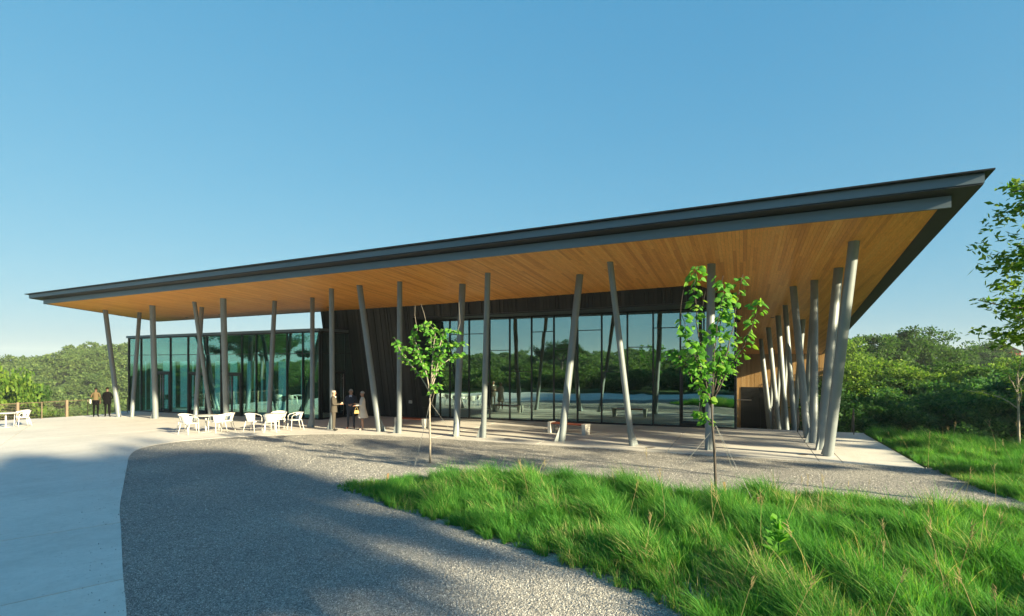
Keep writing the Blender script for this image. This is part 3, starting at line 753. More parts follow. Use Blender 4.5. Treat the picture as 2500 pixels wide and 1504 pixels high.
# ------------------------------------------------------------------ vegetation
def leaf_quads(C, size, up=.3, seed=0, aspect=.5):
    """Diamond leaves round the points C (n,3): returns verts, faces."""
    g = np.random.default_rng(seed); n = len(C)
    d = g.normal(size=(n, 3)); d[:, 2] *= .6; d /= np.linalg.norm(d, axis=1)[:, None]
    nn = g.normal(size=(n, 3)); nn[:, 2] += up * 3; s = np.cross(d, nn); s /= np.linalg.norm(s, axis=1)[:, None] + 1e-9
    L = size * g.uniform(.6, 1.3, n)[:, None]; w = L * aspect * .5
    v = np.stack([C, C + d * L * .5 + s * w, C + d * L, C + d * L * .5 - s * w], 1).reshape(-1, 3)
    f = np.arange(4 * n).reshape(n, 4)
    return v, f
def crown_points(n_clump, per, rx, rz, z0, seed, clump=.28, flat=.6, hollow=.45, top=.0):
    g = np.random.default_rng(seed)
    d = g.normal(size=(n_clump, 3)); d /= np.linalg.norm(d, axis=1)[:, None]
    d[:, 2] = np.where(d[:, 2] < -.35, -d[:, 2] * .5, d[:, 2])
    rr = g.uniform(hollow, 1.0, n_clump) ** .6
    lob = 1 + .22 * np.sin(3 * np.arctan2(d[:, 1], d[:, 0]) + seed) + .15 * np.sin(5 * np.arctan2(d[:, 1], d[:, 0]) + 2 * seed)
    c = d * rr[:, None] * np.stack([rx * lob, rx * lob, np.full(n_clump, rz)], 1); c[:, 2] += z0
    cs = clump * rx * g.uniform(.6, 1.35, n_clump)
    o = g.normal(size=(n_clump, per, 3)); o /= np.linalg.norm(o, axis=2)[..., None]; o *= (g.uniform(0, 1, (n_clump, per, 1)) ** .45)
    o[..., 2] *= flat
    pts = (c[:, None] + o * cs[:, None, None]).reshape(-1, 3)
    return pts, c
def limb_mesh(name, c, z0, h_trunk, rad, mat, seed, n=7):
    g = random.Random(seed); mb = MB(); top = Vector((g.uniform(-.15, .15), g.uniform(-.15, .15), h_trunk))
    mb.tube([(0, 0, -.3), (top.x * .4, top.y * .4, h_trunk * .5), top], [rad * 1.25, rad, rad * .75], 10)
    idx = list(range(len(c))); g.shuffle(idx)
    for k in idx[:n]:
        e = Vector(c[k]); md = top.lerp(e, .5) + Vector((0, 0, (e - top).length * .08))
        mb.tube([top - Vector((0, 0, .2)), md, e], [rad * .5, rad * .3, rad * .1], 6)
    return mb.mesh(name, mat, True)
class TreeKind:
    def __init__(self, seed, rx, rz, z0, n_clump, per, leaf, mat, bark='bark', clump=.28, flat=.6, hollow=.45, rad=.16, aspect=.55, up=.3):
        pts, c = crown_points(n_clump, per, rx, rz, z0, seed, clump, flat, hollow)
        v, f = leaf_quads(pts, leaf, up, seed, aspect)
        self.crown = fast_mesh('crown', v, f, M[mat]); self.trunk = limb_mesh('trunk', c, z0, max(.6, z0 - rz * .35), rad, M[bark], seed)
KIND = {
    'broad': TreeKind(1, 3.0, 2.3, 4.2, 48, 230, .24, 'leaf_forest', clump=.27, flat=.5, hollow=.6),
    'tall': TreeKind(2, 2.4, 3.2, 5.0, 75, 170, .25, 'leaf_forest'),
    'bright': TreeKind(3, 2.9, 2.2, 3.9, 48, 230, .24, 'leaf_bright', clump=.27, flat=.5, hollow=.6),
    'dark': TreeKind(4, 2.6, 2.2, 2.6, 44, 240, .22, 'leaf_dark', clump=.27, flat=.42, hollow=.62),
    'shrub': TreeKind(5, 1.7, 1.2, 1.2, 40, 150, .20, 'leaf_dark', rad=.06, flat=.45),
    'oak': TreeKind(6, 4.2, 3.0, 5.6, 80, 230, .26, 'leaf_forest', clump=.21, hollow=.35, rad=.24),
    'sparse': TreeKind(9, 3.4, 3.4, 5.2, 30, 130, .28, 'leaf_forest', clump=.17, hollow=.25, rad=.18, flat=.45),
    'high': TreeKind(10, 3.4, 2.4, 8.5, 36, 130, .28, 'leaf_forest', clump=.17, hollow=.25, rad=.17, flat=.45),
    'airy': TreeKind(8, 3.4, 3.2, 5.2, 46, 150, .26, 'leaf_forest', clump=.20, hollow=.3, rad=.18),
}
def tree(name, kind, x, y, s=1.0, label=None, group=None, z=None, sz=None, rz=None):
    k = KIND[kind]; zt = float(terrain(x, y)) if z is None else z
    t = empty(name, (x, y, zt), random.uniform(0, 6.28) if rz is None else rz); t.scale = (s, s, sz or s)
    link('trunk', k.trunk, t); link('crown', k.crown, t)
    return tag(t, label, 'tree' if 'shrub' not in name else 'shrub', group)
def view(px, d):
    """A spot at the given view bearing (photo column) and depth."""
    dx = (px - 1250) / 1380; return (.87248 * dx - .48865) * d, (.48865 * dx + .87248) * d
def tree_top(name, kind, px, d, top, s, label=None, group=None):
    """Tree whose crown ends at height top."""
    x, y = view(px, d); k = KIND[kind]; zt = float(terrain(x, y))
    hk = max(v.co.z for v in k.crown.vertices); sz = max(.35, (top - zt) / hk)
    return tree(name, kind, x, y, s, label, group, zt, sz)
# right-hand woods: skyline trees first
tree_top('tree', 'oak', 2245, 78, 8.0, 1.35, 'wide round-crowned tree highest on the right skyline beside the canopy')
tree_top('tree', 'broad', 2120, 74, 6.8, 1.5, 'round bright tree on the skyline just right of the canopy columns')
tree_top('tree', 'bright', 2060, 66, 6.0, 1.2, 'tree partly hidden behind the last slanted column at the right')
tree_top('tree', 'broad', 2345, 100, 5.6, 1.4, 'small distant tree on the skyline left of the red house')
tree_top('tree', 'tall', 2420, 112, 7.2, 1.7, 'dark bushy tree on the skyline behind the red house')
tree_top('tree', 'bright', 2480, 58, 3.7, 1.1, 'sunlit tree below the red house at the right edge')
tree_top('tree', 'bright', 2390, 52, 3.0, 1.1, 'yellow-green lit treetop left of the red house and below it')
G1 = 'lit trees in the middle of the right-hand woods'
L1 = 'bushy lit tree in the middle band of the woods right of the pavilion'
for px, d, top, s, kd in [(2075, 52, 3.2, 1.1, 'bright'), (2150, 55, 3.6, 1.2, 'bright'), (2215, 50, 2.7, 1.1, 'bright'), (2280, 54, 3.1, 1.2, 'broad'), (2330, 47, 2.4, 1.0, 'bright'),
                          (2445, 44, 2.6, 1.0, 'broad'), (2060, 43, 1.6, 1.0, 'broad'), (2120, 42, 1.4, 1.0, 'bright'), (2185, 44, 1.7, 1.1, 'broad'), (2260, 41, 1.4, 1.0, 'broad')]:
    tree_top('tree', kd, px, d, top, s, L1, G1)
G2 = 'dark trees along the edge of the right-hand woods'
L2 = 'dense dark green tree at the edge of the woods behind the grass bank'
for px, d, top, s in [(2035, 34, .4, .9), (2090, 33, .9, .95), (2150, 35, 1.0, 1.0), (2205, 32, .8, .9), (2265, 34, 1.4, 1.0), (2320, 31, 1.2, .95), (2375, 33, 1.7, 1.0), (2430, 30, 1.6, .95), (2485, 31, 2.2, 1.0),
                      (2060, 38, 1.2, 1.0), (2175, 39, 1.4, 1.05), (2300, 38, 1.9, 1.05), (2400, 37, 2.2, 1.05), (2475, 38, 2.6, 1.1), (2560, 30, 3.0, 1.1), (2540, 40, 3.4, 1.2)]:
    tree_top('tree', 'dark', px, d, top, s, L2, G2)
G3 = 'shrubs at the foot of the woods'; L3 = 'low dark shrub at the foot of the woods where the grass ends'
for px, d, s in [(2120, 27.5, .75), (2165, 27, .8), (2215, 25.5, .8), (2262, 24.6, .85), (2305, 24, .9), (2352, 23.4, .85), (2398, 22.8, .9), (2440, 22.3, .8), (2478, 22.4, .9), (2520, 21.5, .9), (2240, 28, .9), (2330, 27, 1.0), (2420, 26, 1.0), (2490, 25.5, 1.0), (2075, 29, .8)]:
    x, y = view(px, d); tree('shrub', 'shrub', x, y, s, L3, G3)
# left: trees below the fence and on the slope
tree_top('tree', 'bright', 0, 58, 3.4, 1.4, 'big sunlit tree cut by the left frame edge, beyond the fence')
tree_top('tree', 'broad', 62, 62, .6, 1.1, 'smaller green tree right of the big one beyond the left fence')
tree_top('tree', 'dark', 30, 50, -.2, 1.2, 'dark green tree directly behind the cable fence')
G4 = 'trees on the slope below the fence'; L4 = 'treetop just below the terrace edge beyond the fence'
for px, d, top, s in [(120, 78, -4.6, 1.3), (175, 82, -5.0, 1.3), (225, 76, -4.8, 1.2), (280, 80, -4.8, 1.3), (150, 60, -5.0, 1.1), (250, 62, -5.2, 1.1)]:
    tree_top('tree', 'bright' if d > 65 else 'broad', px, d, top, s, L4, G4)
# geometry-node scatter: points with rotation, scale and kind, built here, instanced by the modifier
def scatter(name, pts, rot, scale, kind, sources, mats, k='stuff', label=None):
    me = bpy.data.meshes.new(name); n = len(pts); me.vertices.add(n); me.vertices.foreach_set('co', np.asarray(pts, np.float32).ravel())
    for nm, ty, dat in (('rot', 'FLOAT_VECTOR', rot), ('siz', 'FLOAT_VECTOR', scale), ('kin', 'INT', kind)):
        at = me.attributes.new(nm, ty, 'POINT'); at.data.foreach_set('vector' if ty == 'FLOAT_VECTOR' else 'value', np.asarray(dat, np.int32 if ty == 'INT' else np.float32).ravel())
    for m_ in mats: me.materials.append(m_)
    o = link(name, me); ng = bpy.data.node_groups.new(name, 'GeometryNodeTree')
    ng.interface.new_socket('Geometry', in_out='INPUT', socket_type='NodeSocketGeometry'); ng.interface.new_socket('Geometry', in_out='OUTPUT', socket_type='NodeSocketGeometry')
    N = ng.nodes; Lk = ng.links; gi = N.new('NodeGroupInput'); go = N.new('NodeGroupOutput')
    iop = N.new('GeometryNodeInstanceOnPoints'); iop.inputs['Pick Instance'].default_value = True
    jn = N.new('GeometryNodeJoinGeometry')
    for s in reversed(sources):
        oi = N.new('GeometryNodeObjectInfo'); oi.inputs['Object'].default_value = s; oi.inputs['As Instance'].default_value = True
        Lk.new(oi.outputs['Geometry'], jn.inputs[0])
    def attr(nm, ty):
        a = N.new('GeometryNodeInputNamedAttribute'); a.data_type = ty; a.inputs['Name'].default_value = nm; return a.outputs['Attribute']
    e2r = N.new('FunctionNodeEulerToRotation')
    Lk.new(attr('rot', 'FLOAT_VECTOR'), e2r.inputs[0]); Lk.new(e2r.outputs[0], iop.inputs['Rotation'])
    Lk.new(attr('siz', 'FLOAT_VECTOR'), iop.inputs['Scale']); Lk.new(attr('kin', 'INT'), iop.inputs['Instance Index'])
    Lk.new(gi.outputs[0], iop.inputs['Points']); Lk.new(jn.outputs[0], iop.inputs['Instance']); Lk.new(iop.outputs[0], go.inputs[0])
    md = o.modifiers.new('scatter', 'NODES'); md.node_group = ng
    return tag(o, label, None, kind=k)
def source(name, me): return bpy.data.objects.new(name, me)
# far wooded hill
hill_src = []
for sd in (11, 12, 13):
    pts, c = crown_points(46, 60, 4.2, 3.4, 5.0, sd, .26, .6, .5); v, f = leaf_quads(pts, .62, .3, sd, .7)
    hill_src.append(source('hill_crown', fast_mesh('hill_crown', v, f, M['leaf_hill'])))
g = np.random.default_rng(3); hx = []; 
while len(hx) < 1300:
    a = g.uniform(-130, 420) if g.random() < .6 else g.uniform(420, 1500); d = g.uniform(105, 300) if g.random() < .85 else g.uniform(330, 800)
    if d < 105: continue
    hx.append(view(a, d))
hx = np.array(hx); n = len(hx)
hz = terrain(hx[:, 0], hx[:, 1])
s = g.uniform(.45, 1.15, n)
scatter('far_woods', np.c_[hx, hz], np.c_[np.zeros(n), np.zeros(n), g.uniform(0, 6.28, n)], np.c_[s, s, s * g.uniform(.8, 1.15, n)], g.integers(0, 3, n), hill_src, [M['leaf_hill']], label='hazy green wooded hillside across the valley')
# woods behind the viewer, seen in the glazing
hx = []
while len(hx) < 760:
    p = (g.uniform(-105, 34), -5.0 - 90 * g.uniform(0, 1) ** 2.2); hx.append(p)
hx = np.array(hx); n = len(hx); s = np.clip(.32 + (-hx[:, 1]) * .005, .32, .62) * g.uniform(.75, 1.2, n)
scatter('woods_behind', np.c_[hx, terrain(hx[:, 0], hx[:, 1]) - .8], np.c_[np.zeros(n), np.zeros(n), g.uniform(0, 6.28, n)], np.c_[s, s, s * .95], g.integers(0, 3, n), hill_src, [M['leaf_hill']], label='wooded rise reflected in the glazing')
# trees to the sunny side: they shade the court and show in the glass
G5 = 'trees outside the picture that shade the court'; L5 = 'broad leafy tree standing beyond the court towards the sun'
for x, y, s, sz, kd in [(30, -1.5, 1.15, 1.55, 'high'), (35, -5.5, 1.25, 1.75, 'high'), (29, -8.5, 1.25, 1.5, 'high'), (41, -1.5, .8, 1.95, 'high'), (26, -1.5, .9, 1.15, 'high'), (39, -11, 1.05, 1.9, 'high'), (46, -7, 1.0, 2.1, 'high'), (25, -4.5, .9, 1.25, 'high'), (32, -15, 1.3, 1.7, 'high'), (24, -12, 1.1, 1.3, 'high'), (28, -3.0, 1.1, 1.28, 'high'), (60, -13, 1.5, 2.5, 'high'),
                        (13.5, 15.2, .75, 1.0, 'sparse'), (16, 19.6, 1.0, 1.5, 'airy'), (17, 24.5, 1.1, 1.7, 'airy'), (20, 30, 1.1, 1.7, 'airy'), (26, 36, 1.3, 1.8, 'airy')]:
    tree('tree', kd, x, y, s, L5, G5, sz=sz)
G6 = 'trees behind the viewer reflected in the glass'; L6 = 'leafy tree across the drive, seen only in the reflections'
for x, y, s, kd in [(-66, -7, 1.0, 'oak'), (-76, -12, 1.1, 'oak'), (-58, -12, .95, 'tall'), (-50, -14, .95, 'oak'), (-33, -24, .75, 'oak')]:
    tree('tree', kd, x, y, s, L6, G6)
# ------------------------------------------------------------------ grass
ISLAND = smooth_curve([(-10.07, 9.35), (-9.6, 10.1), (-8.4, 11.3), (-6.0, 12.35), (-4.2, 12.3), (-2.4, 11.9), (-.3, 12.6), (1.3, 12.75), (2.6, 13.1)], 5) + \
         smooth_curve([(4.2, 12.2), (7.6, 9.2), (8.6, 4), (6, 0), (1.5, 3.2), (-1.41, 6.24), (-2.12, 6.62), (-2.99, 7.02), (-4.29, 7.54), (-5.88, 8.01), (-7.37, 8.45), (-8.54, 8.95)], 5)
BANK = [(1.25, 25.6), (1.28, 24.5), (2.18, 17.75), (2.95, 14.6), (4.1, 12.6), (7.6, 9.6), (12, 8), (16, 14), (14, 18), (9, 20.5), (5.2, 23.2), (1.9, 25.6)]
def mound(x, y):
    e = np.zeros_like(x)
    return e + .07 * np.exp(-((x + 5) / 3.0) ** 2 - ((y - 10.6) / 1.6) ** 2) + .12 * np.exp(-((x - .5) / 3) ** 2 - ((y - 10.0) / 2.2) ** 2) + .03 * np.sin(x * 1.7) * np.sin(y * 1.9)
def turf_sheet(name, P, mnd=True):
    xs_ = [p[0] for p in P]; ys_ = [p[1] for p in P]; st = .25
    X, Y = np.meshgrid(np.arange(min(xs_), max(xs_) + st, st), np.arange(min(ys_), max(ys_) + st, st), indexing='ij')
    inn = inpoly(P, X, Y); Z = .017 * (np.clip(X, -46, 9) + 12.5) + .004 + (np.clip(mound(X, Y), 0, 1) if mnd else .0)
    if not mnd: Z = Z - .0 + np.minimum(0, terrain(X, Y) + .07 - .017 * (np.clip(X, -46, 9) + 12.5))
    ids = -np.ones(X.shape, int); ids[inn] = np.arange(inn.sum()); a, b, c, d = ids[:-1, :-1], ids[1:, :-1], ids[1:, 1:], ids[:-1, 1:]
    ok = (a >= 0) & (b >= 0) & (c >= 0) & (d >= 0); F = np.stack([a[ok], b[ok], c[ok], d[ok]], 1)
    me = fast_mesh(name, np.stack([X[inn], Y[inn], Z[inn]], 1), F, M['turf']); me.polygons.foreach_set('use_smooth', [True] * len(me.polygons))
    return tag(link(name, me), kind='structure')
turf_sheet('turf_island', ISLAND); turf_sheet('turf_bank', BANK, False)
def tuft(seed, n, h0, h1, spread, lean, w, mat='grass_blade', seg=3):
    g = np.random.default_rng(seed); V = []; F = []
    wind = np.array([-.6, -.25, 0])
    for k in range(n):
        a = g.uniform(0, 6.28); r = spread * g.uniform(0, 1) ** .6; b = np.array([r * math.cos(a), r * math.sin(a), -.02])
        h = g.uniform(h0, h1); o = np.array([math.cos(a), math.sin(a), 0]) * g.uniform(.1, 1) * lean + wind * lean * .5 + g.normal(0, .12, 3) * [1, 1, 0]
        s = np.array([-math.sin(a + g.normal(0, .7)), math.cos(a), 0]); s /= np.linalg.norm(s); ww = w * g.uniform(.7, 1.3)
        i0 = len(V)
        for j in range(seg + 1):
            t = j / seg; p = b + np.array([0, 0, h]) * (t - .25 * t * t * np.linalg.norm(o)) + o * h * t * t
            if j < seg: V += [p - s * ww * (1 - t * .75) / 2, p + s * ww * (1 - t * .75) / 2]
            else: V.append(p)
        for j in range(seg - 1): F.append((i0 + 2 * j, i0 + 2 * j + 1, i0 + 2 * j + 3)); F.append((i0 + 2 * j, i0 + 2 * j + 3, i0 + 2 * j + 2))
        F.append((i0 + 2 * seg - 2, i0 + 2 * seg - 1, i0 + 2 * seg))
    return source('tuft', fast_mesh('tuft', np.array(V), np.array(F), M[mat]))
TUFTS = [tuft(21, 30, .18, .40, .09, .6, .011), tuft(22, 30, .24, .50, .08, .9, .011), tuft(23, 26, .16, .36, .11, 1.1, .012), tuft(24, 26, .30, .62, .06, .8, .011), tuft(25, 26, .12, .28, .10, .5, .011)]
def grow(name, P, dens, seed, label, mnd=True, hs=1.0, hole=None):
    g = np.random.default_rng(seed); x0, x1 = min(p[0] for p in P), max(p[0] for p in P); y0, y1 = min(p[1] for p in P), max(p[1] for p in P)
    n = int((x1 - x0) * (y1 - y0) * dens); X = g.uniform(x0, x1, n); Y = g.uniform(y0, y1, n); k = inpoly(P, X, Y)
    X, Y = X[k], Y[k]
    cl = np.sin(X * 2.3 + 1.3 * np.sin(Y * 1.7)) * np.sin(Y * 2.6 + 1.1 * np.sin(X * 1.9)) + .5 * np.sin(X * 5.1 + Y * 3.3)
    keep = g.uniform(0, 1, len(X)) < .72 + .28 * cl
    if hole is not None:
        for hx_, hy_, hr in hole: keep &= np.hypot(X - hx_, (Y - hy_)) > hr * g.uniform(.8, 1.2, len(X))
    X, Y, cl = X[keep], Y[keep], cl[keep]; n = len(X)
    Z = .017 * (np.clip(X, -46, 9) + 12.5) + .004 + (np.clip(mound(X, Y), 0, 1) if mnd else np.minimum(0, terrain(X, Y) + .07 - .017 * (np.clip(X, -46, 9) + 12.5)))
    # blades are shorter towards the tip and the rim of the bed
    edge = np.full(n, 9.)
    for i in range(len(P)):
        a = np.array(P[i]); b = np.array(P[(i + 1) % len(P)]); ab = b - a; L2 = (ab ** 2).sum() + 1e-9
        t = np.clip(((X - a[0]) * ab[0] + (Y - a[1]) * ab[1]) / L2, 0, 1); edge = np.minimum(edge, np.hypot(X - a[0] - ab[0] * t, Y - a[1] - ab[1] * t))
    s = (hs * (.92 + .16 * cl) * g.uniform(.75, 1.2, n)) * (.62 + .38 * np.clip(edge / .5, 0, 1))
    if mnd: s *= .55 + .45 * np.clip((X + 9.8) / 2.2, 0, 1)
    rot = np.c_[g.normal(0, .12, n), g.normal(0, .12, n), g.uniform(-.9, .9, n)]
    swirl = .9 * np.sin(X * .9 + Y * .6); rot[:, 2] += swirl
    kd = np.clip((cl + 1.2) * 1.6 + g.normal(0, 1.1, n), 0, 4.99).astype(int); kd = np.array([2, 4, 0, 1, 3])[kd]
    return scatter(name, np.c_[X, Y, Z], rot, np.c_[s, s, s * g.uniform(.85, 1.15, n)], kd, TUFTS, [M['grass_blade']], label=label)
grow('grass', ISLAND, 150, 31, 'tall tussocky green grass in the bed beside the gravel', hole=[(-8.15, 10.0, .28), (-1.9, 11.15, .3), (-2.5, 11.0, .25)])
grow('bank_grass', BANK, 120, 32, 'sunlit green grass bank right of the concrete slab', False, .85)
# dry seed stalks standing above the grass
def stalk(seed):
    g = random.Random(seed); mb = MB(); h = .75; b = g.uniform(-.15, .15)
    mb.tube([(0, 0, 0), (b * .3, .02, h * .4), (b, .05, h * .8), (b * 1.8, .08, h)], [.0028, .0024, .002, .0015], 4)
    for k in range(7):
        z = h * (.82 + k * .028); mb.tube([(b * 1.1 + g.uniform(-.01, .01), .05, z), (b * 1.4 + g.uniform(-.03, .03), .05 + g.uniform(-.03, .03), z + .05)], [.004, .001], 4)
    return source('stalk', mb.mesh('stalk', M['dry_stem']))
ST = [stalk(s) for s in range(4)]
g = np.random.default_rng(5); pts = []
while len(pts) < 95:
    x, y = g.uniform(-6, 8), g.uniform(5.5, 13.4)
    if inpoly(ISLAND, np.array([x]), np.array([y]))[0] and g.random() < .25 + .75 * (x > -.5): pts.append((x, y, zg(x) + .05))
while len(pts) < 140:
    x, y = g.uniform(1.3, 9), g.uniform(11, 25)
    if inpoly(BANK, np.array([x]), np.array([y]))[0]: pts.append((x, y, zg(x)))
pts = np.array(pts); n = len(pts); s = g.uniform(.6, 1.35, n)
scatter('seed_stalks', pts, np.c_[g.normal(0, .12, n), g.normal(0, .12, n), g.uniform(0, 6.28, n)], np.c_[s, s, s], g.integers(0, 4, n), ST, [M['dry_stem']], label='thin dry seed stalks standing above the grass')
# ------------------------------------------------------------------ gravel stones
def pebble(seed):
    bm = bmesh.new(); bmesh.ops.create_icosphere(bm, subdivisions=1, radius=.5); r = random.Random(seed)
    for v in bm.verts: v.co *= r.uniform(.7, 1.1); v.co.z *= .6
    me = bpy.data.meshes.new('pebble'); bm.to_mesh(me); bm.free(); me.materials.append(M['stone']); return source('pebble', me)
PB = [pebble(s) for s in range(5)]
g = np.random.default_rng(9)
def stones(n, dmin, dmax, s0, s1):
    """Even spread over the picture: depth from the lens drawn so that near ground is dense."""
    d = 1 / g.uniform(1 / dmax, 1 / dmin, n); dx = g.uniform(-.92, .92, n)
    return np.c_[(.87248 * dx - .48865) * d, (.48865 * dx + .87248) * d], d
P1, d1 = stones(330000, 5.6, 27, 0, 0)
GVIS = GRAVEL
k = inpoly(GRAVEL, P1[:, 0], P1[:, 1]) & ~inpoly(ISLAND, P1[:, 0], P1[:, 1]) & ~inpoly(PLAZA, P1[:, 0], P1[:, 1])
P1, d1 = P1[k], d1[k]; n = len(P1)
und = .006 * np.sin(P1[:, 0] * 2.1) * np.sin(P1[:, 1] * 2.7)
s = g.uniform(.009, .022, n) * np.where(g.random(n) < .03, 1.5, 1) * (1 + .015 * d1)
scatter('gravel', np.c_[P1, gravel_z(P1[:, 0], P1[:, 1])], g.uniform(0, 6.28, (n, 3)), np.c_[s * g.uniform(.8, 1.3, n), s, s * .9], g.integers(0, 5, n), PB, [M['stone']], label='loose grey crushed gravel covering the court')
# stray stones kicked onto the concrete
pts = []
bd_ = np.array(BORDER)
for k in range(170):
    i = g.integers(6, 60); b = bd_[i]; t = abs(g.normal(0, .35)); p = (b[0] - t * .9 + g.normal(0, .1), b[1] - t * .5 + g.normal(0, .15))
    if inpoly(PLAZA, np.array([p[0]]), np.array([p[1]]))[0]: pts.append((p[0], p[1], zg(p[0]) + .037))
pts = np.array(pts); n = len(pts); s = g.uniform(.010, .026, n)
scatter('stray_stones', pts, g.uniform(0, 6.28, (n, 3)), np.c_[s, s, s * .7], g.integers(0, 5, n), PB, [M['stone']], label='stray gravel stones scattered on the concrete walk')
# ------------------------------------------------------------------ terrace furniture
def make_chair():
    t = empty('armchair')
    mb = MB(); n = 14      # woven seat: rounded slab
    ring = lambda s, z: [(.235 * s * math.copysign(abs(math.cos(a)) ** .6, math.cos(a)), .225 * s * math.copysign(abs(math.sin(a)) ** .6, math.sin(a)) + .02, z) for a in [2 * math.pi * k / 24 for k in range(24)]]
    mb.loft([ring(.96, .425), ring(1, .432), ring(1, .448), ring(.95, .455)]); mb.build('seat', M['white_powder'], t, True)
    # wrap-round back: flares from the seat to the rail
    bk = MB(); vs = []; fs = []; NA, NZ = 17, 5
    for side in (0, 1):
        for i in range(NA):
            a = RAD(200 + 140 * i / (NA - 1))
            for j in range(NZ):
                u = j / (NZ - 1); rr = .235 + .075 * u - side * .012; h = .44 + u * (.315 - .06 * (abs(i - 8) / 8) ** 2)
                vs.append((rr * math.cos(a), rr * .95 * math.sin(a) - .02 * u + .02, h))
    o = NA * NZ
    for i in range(NA - 1):
        for j in range(NZ - 1):
            a = i * NZ + j; fs.append((a, a + NZ, a + NZ + 1, a + 1)); fs.append((o + a + 1, o + a + NZ + 1, o + a + NZ, o + a))
    for i in range(NA - 1): a = i * NZ + NZ - 1; fs.append((a, a + NZ, o + a + NZ, o + a)); b = i * NZ; fs.append((b + NZ, b, o + b, o + b + NZ))
    for i in (0, NA - 1):
        for j in range(NZ - 1): a = i * NZ + j; fs.append((a, a + 1, o + a + 1, o + a))
    bk.add(vs, fs); bk.build('backrest', M['white_powder'], t, True)
    # rail: up from one front leg, round the back, down to the other
    path = [(-.265, .24, .47), (-.275, .235, .60), (-.285, .17, .665), (-.31, .02, .69)]
    for i in range(0, 17, 2):
        a = RAD(180 + 180 * i / 16); path.append((.315 * math.cos(a), .315 * .95 * math.sin(a), .70 + .055 * math.sin(math.pi * i / 16)))
    path += [(.31, .02, .69), (.285, .17, .665), (.275, .235, .60), (.265, .24, .47)]
    r = MB(); r.tube(path, .0145, 8); r.build('arm_rail', M['white_powder'], t, True)
    for sx in (-1, 1):
        l = MB(); l.tube([(sx * .265, .24, .48), (sx * .262, .25, .22), (sx * .262, .27, 0)], .0145, 8); l.build('leg', M['white_powder'], t, True)
        l = MB(); l.tube([(sx * .20, -.17, .46), (sx * .225, -.22, .22), (sx * .245, -.275, 0)], .0145, 8); l.build('leg', M['white_powder'], t, True)
    fr = MB(); fr.tube([(-.262, .24, .425), (.262, .24, .425)], .012, 8); fr.build('stretcher', M['white_powder'], t, True)
    return t
def place(o, x, y, rz, label, cat, group, z=None):
    o.location = (x, y, zg(x) + .013 if z is None else z); o.rotation_euler = (0, 0, rz); return tag(o, label, cat, group)
def face(x, y, tx, ty): return math.atan2(ty - y, tx - x) - math.pi / 2
def make_table():
    t = empty('cafe_table')
    mb = MB(); mb.lathe([(.42, .715), (.435, .722), (.435, .738), (.425, .745)], n=32); mb.build('table_top', M['table_white'], t)
    mb = MB(); mb.tube([(0, 0, .02), (0, 0, .716)], .038, 14); mb.build('pedestal', M['table_white'], t, True)
    mb = MB(); mb.lathe([(.24, 0), (.24, .010), (.10, .020), (.04, .028)], n=28); mb.build('base', M['table_white'], t)
    return t
chair0 = make_chair(); table0 = make_table(); used = [False, False]
def chair(x, y, rz, label, group):
    o = chair0 if not used[0] else copy_tree(chair0); used[0] = True; return place(o, x, y, rz, label, 'chair', group)
def table(x, y, label):
    o = table0 if not used[1] else copy_tree(table0); used[1] = True; return place(o, x, y, random.uniform(0, 1), label, 'table', 'white round cafe tables')
T1, T2, T3 = (-24.35, 15.40), (-21.75, 17.0), (-36.5, 12.5)
table(*T1, 'white round table between the two left clusters of chairs on the terrace')
table(*T2, 'white round table nearest the men, in front of the glazed wing')
table(*T3, 'white round table cut by the left frame edge near the fence')
for (x, y), T, lb, g_, tw in [
    ((-25.25, 15.05), T1, 'white armchair farthest left at the middle table, turned towards it', 'chairs at the middle table', 0),
    ((-24.25, 14.55), T1, 'white armchair with its back to the viewer at the middle table', 'chairs at the middle table', .15),
    ((-23.62, 15.50), T1, 'white armchair right of the middle table, in front of another chair', 'chairs at the middle table', -.2),
    ((-23.95, 16.15), T1, 'white armchair behind another on the right of the middle table', 'chairs at the middle table', .1),
    ((-22.35, 16.30), T2, 'white armchair seen from the side, left of the right-hand table', 'chairs at the right-hand table', -.55),
    ((-21.30, 16.45), T2, 'white armchair with its back to the viewer at the right-hand table', 'chairs at the right-hand table', .1),
    ((-22.25, 17.60), T2, 'white armchair half hidden behind the right-hand table', 'chairs at the right-hand table', 0),
    ((-21.05, 17.55), T2, 'white armchair right of the right-hand table, facing left', 'chairs at the right-hand table', .5),
    ((-36.35, 13.15), T3, 'white armchair tucked at the far left table by the fence', 'chairs at the far left table', .2),
    ((-37.3, 13.45), T3, 'white armchair nearest the fence at the far left table', 'chairs at the far left table', -.9)]:
    chair(x, y, face(x, y, *T) + tw, lb, g_).scale = (1.07, 1.07, 1.05)
# benches
def bench(x0, y0, x1, y1, label):
    c = ((x0 + x1) / 2, (y0 + y1) / 2); L = math.hypot(x1 - x0, y1 - y0); t = empty('bench', (c[0], c[1], zg(c[0]) + .012), math.atan2(y1 - y0, x1 - x0))
    for s in (-1, 1):
        mb = MB(); a = s * (L / 2 - .02); b = s * (L / 2 - .16)
        x0_, x1_ = min(a, b), max(a, b)
        mb.hexa([(x0_, -.19, 0), (x1_, -.19, 0), (x1_, .19, 0), (x0_, .19, 0), (x0_ + (.04 if s < 0 else 0) - .02, -.22, .44), (x1_ + .02, -.22, .44), (x1_ + .02, .22, .44), (x0_ - .02, .22, .44)])
        mb.build('leg', M['white_concrete'], t, bevel=.008)
    for k in range(4):
        mb = MB(); y = -.205 + k * .105; mb.box(-L / 2 + .17, L / 2 - .17, y, y + .097, .375, .425); mb.build('slat', M['bench_wood'], t, bevel=.004)
    return tag(t, label, 'bench', 'benches under the canopy')
bench(-17.6, 20.4, -15.75, 20.35, 'red-brown slatted bench behind the left young tree')
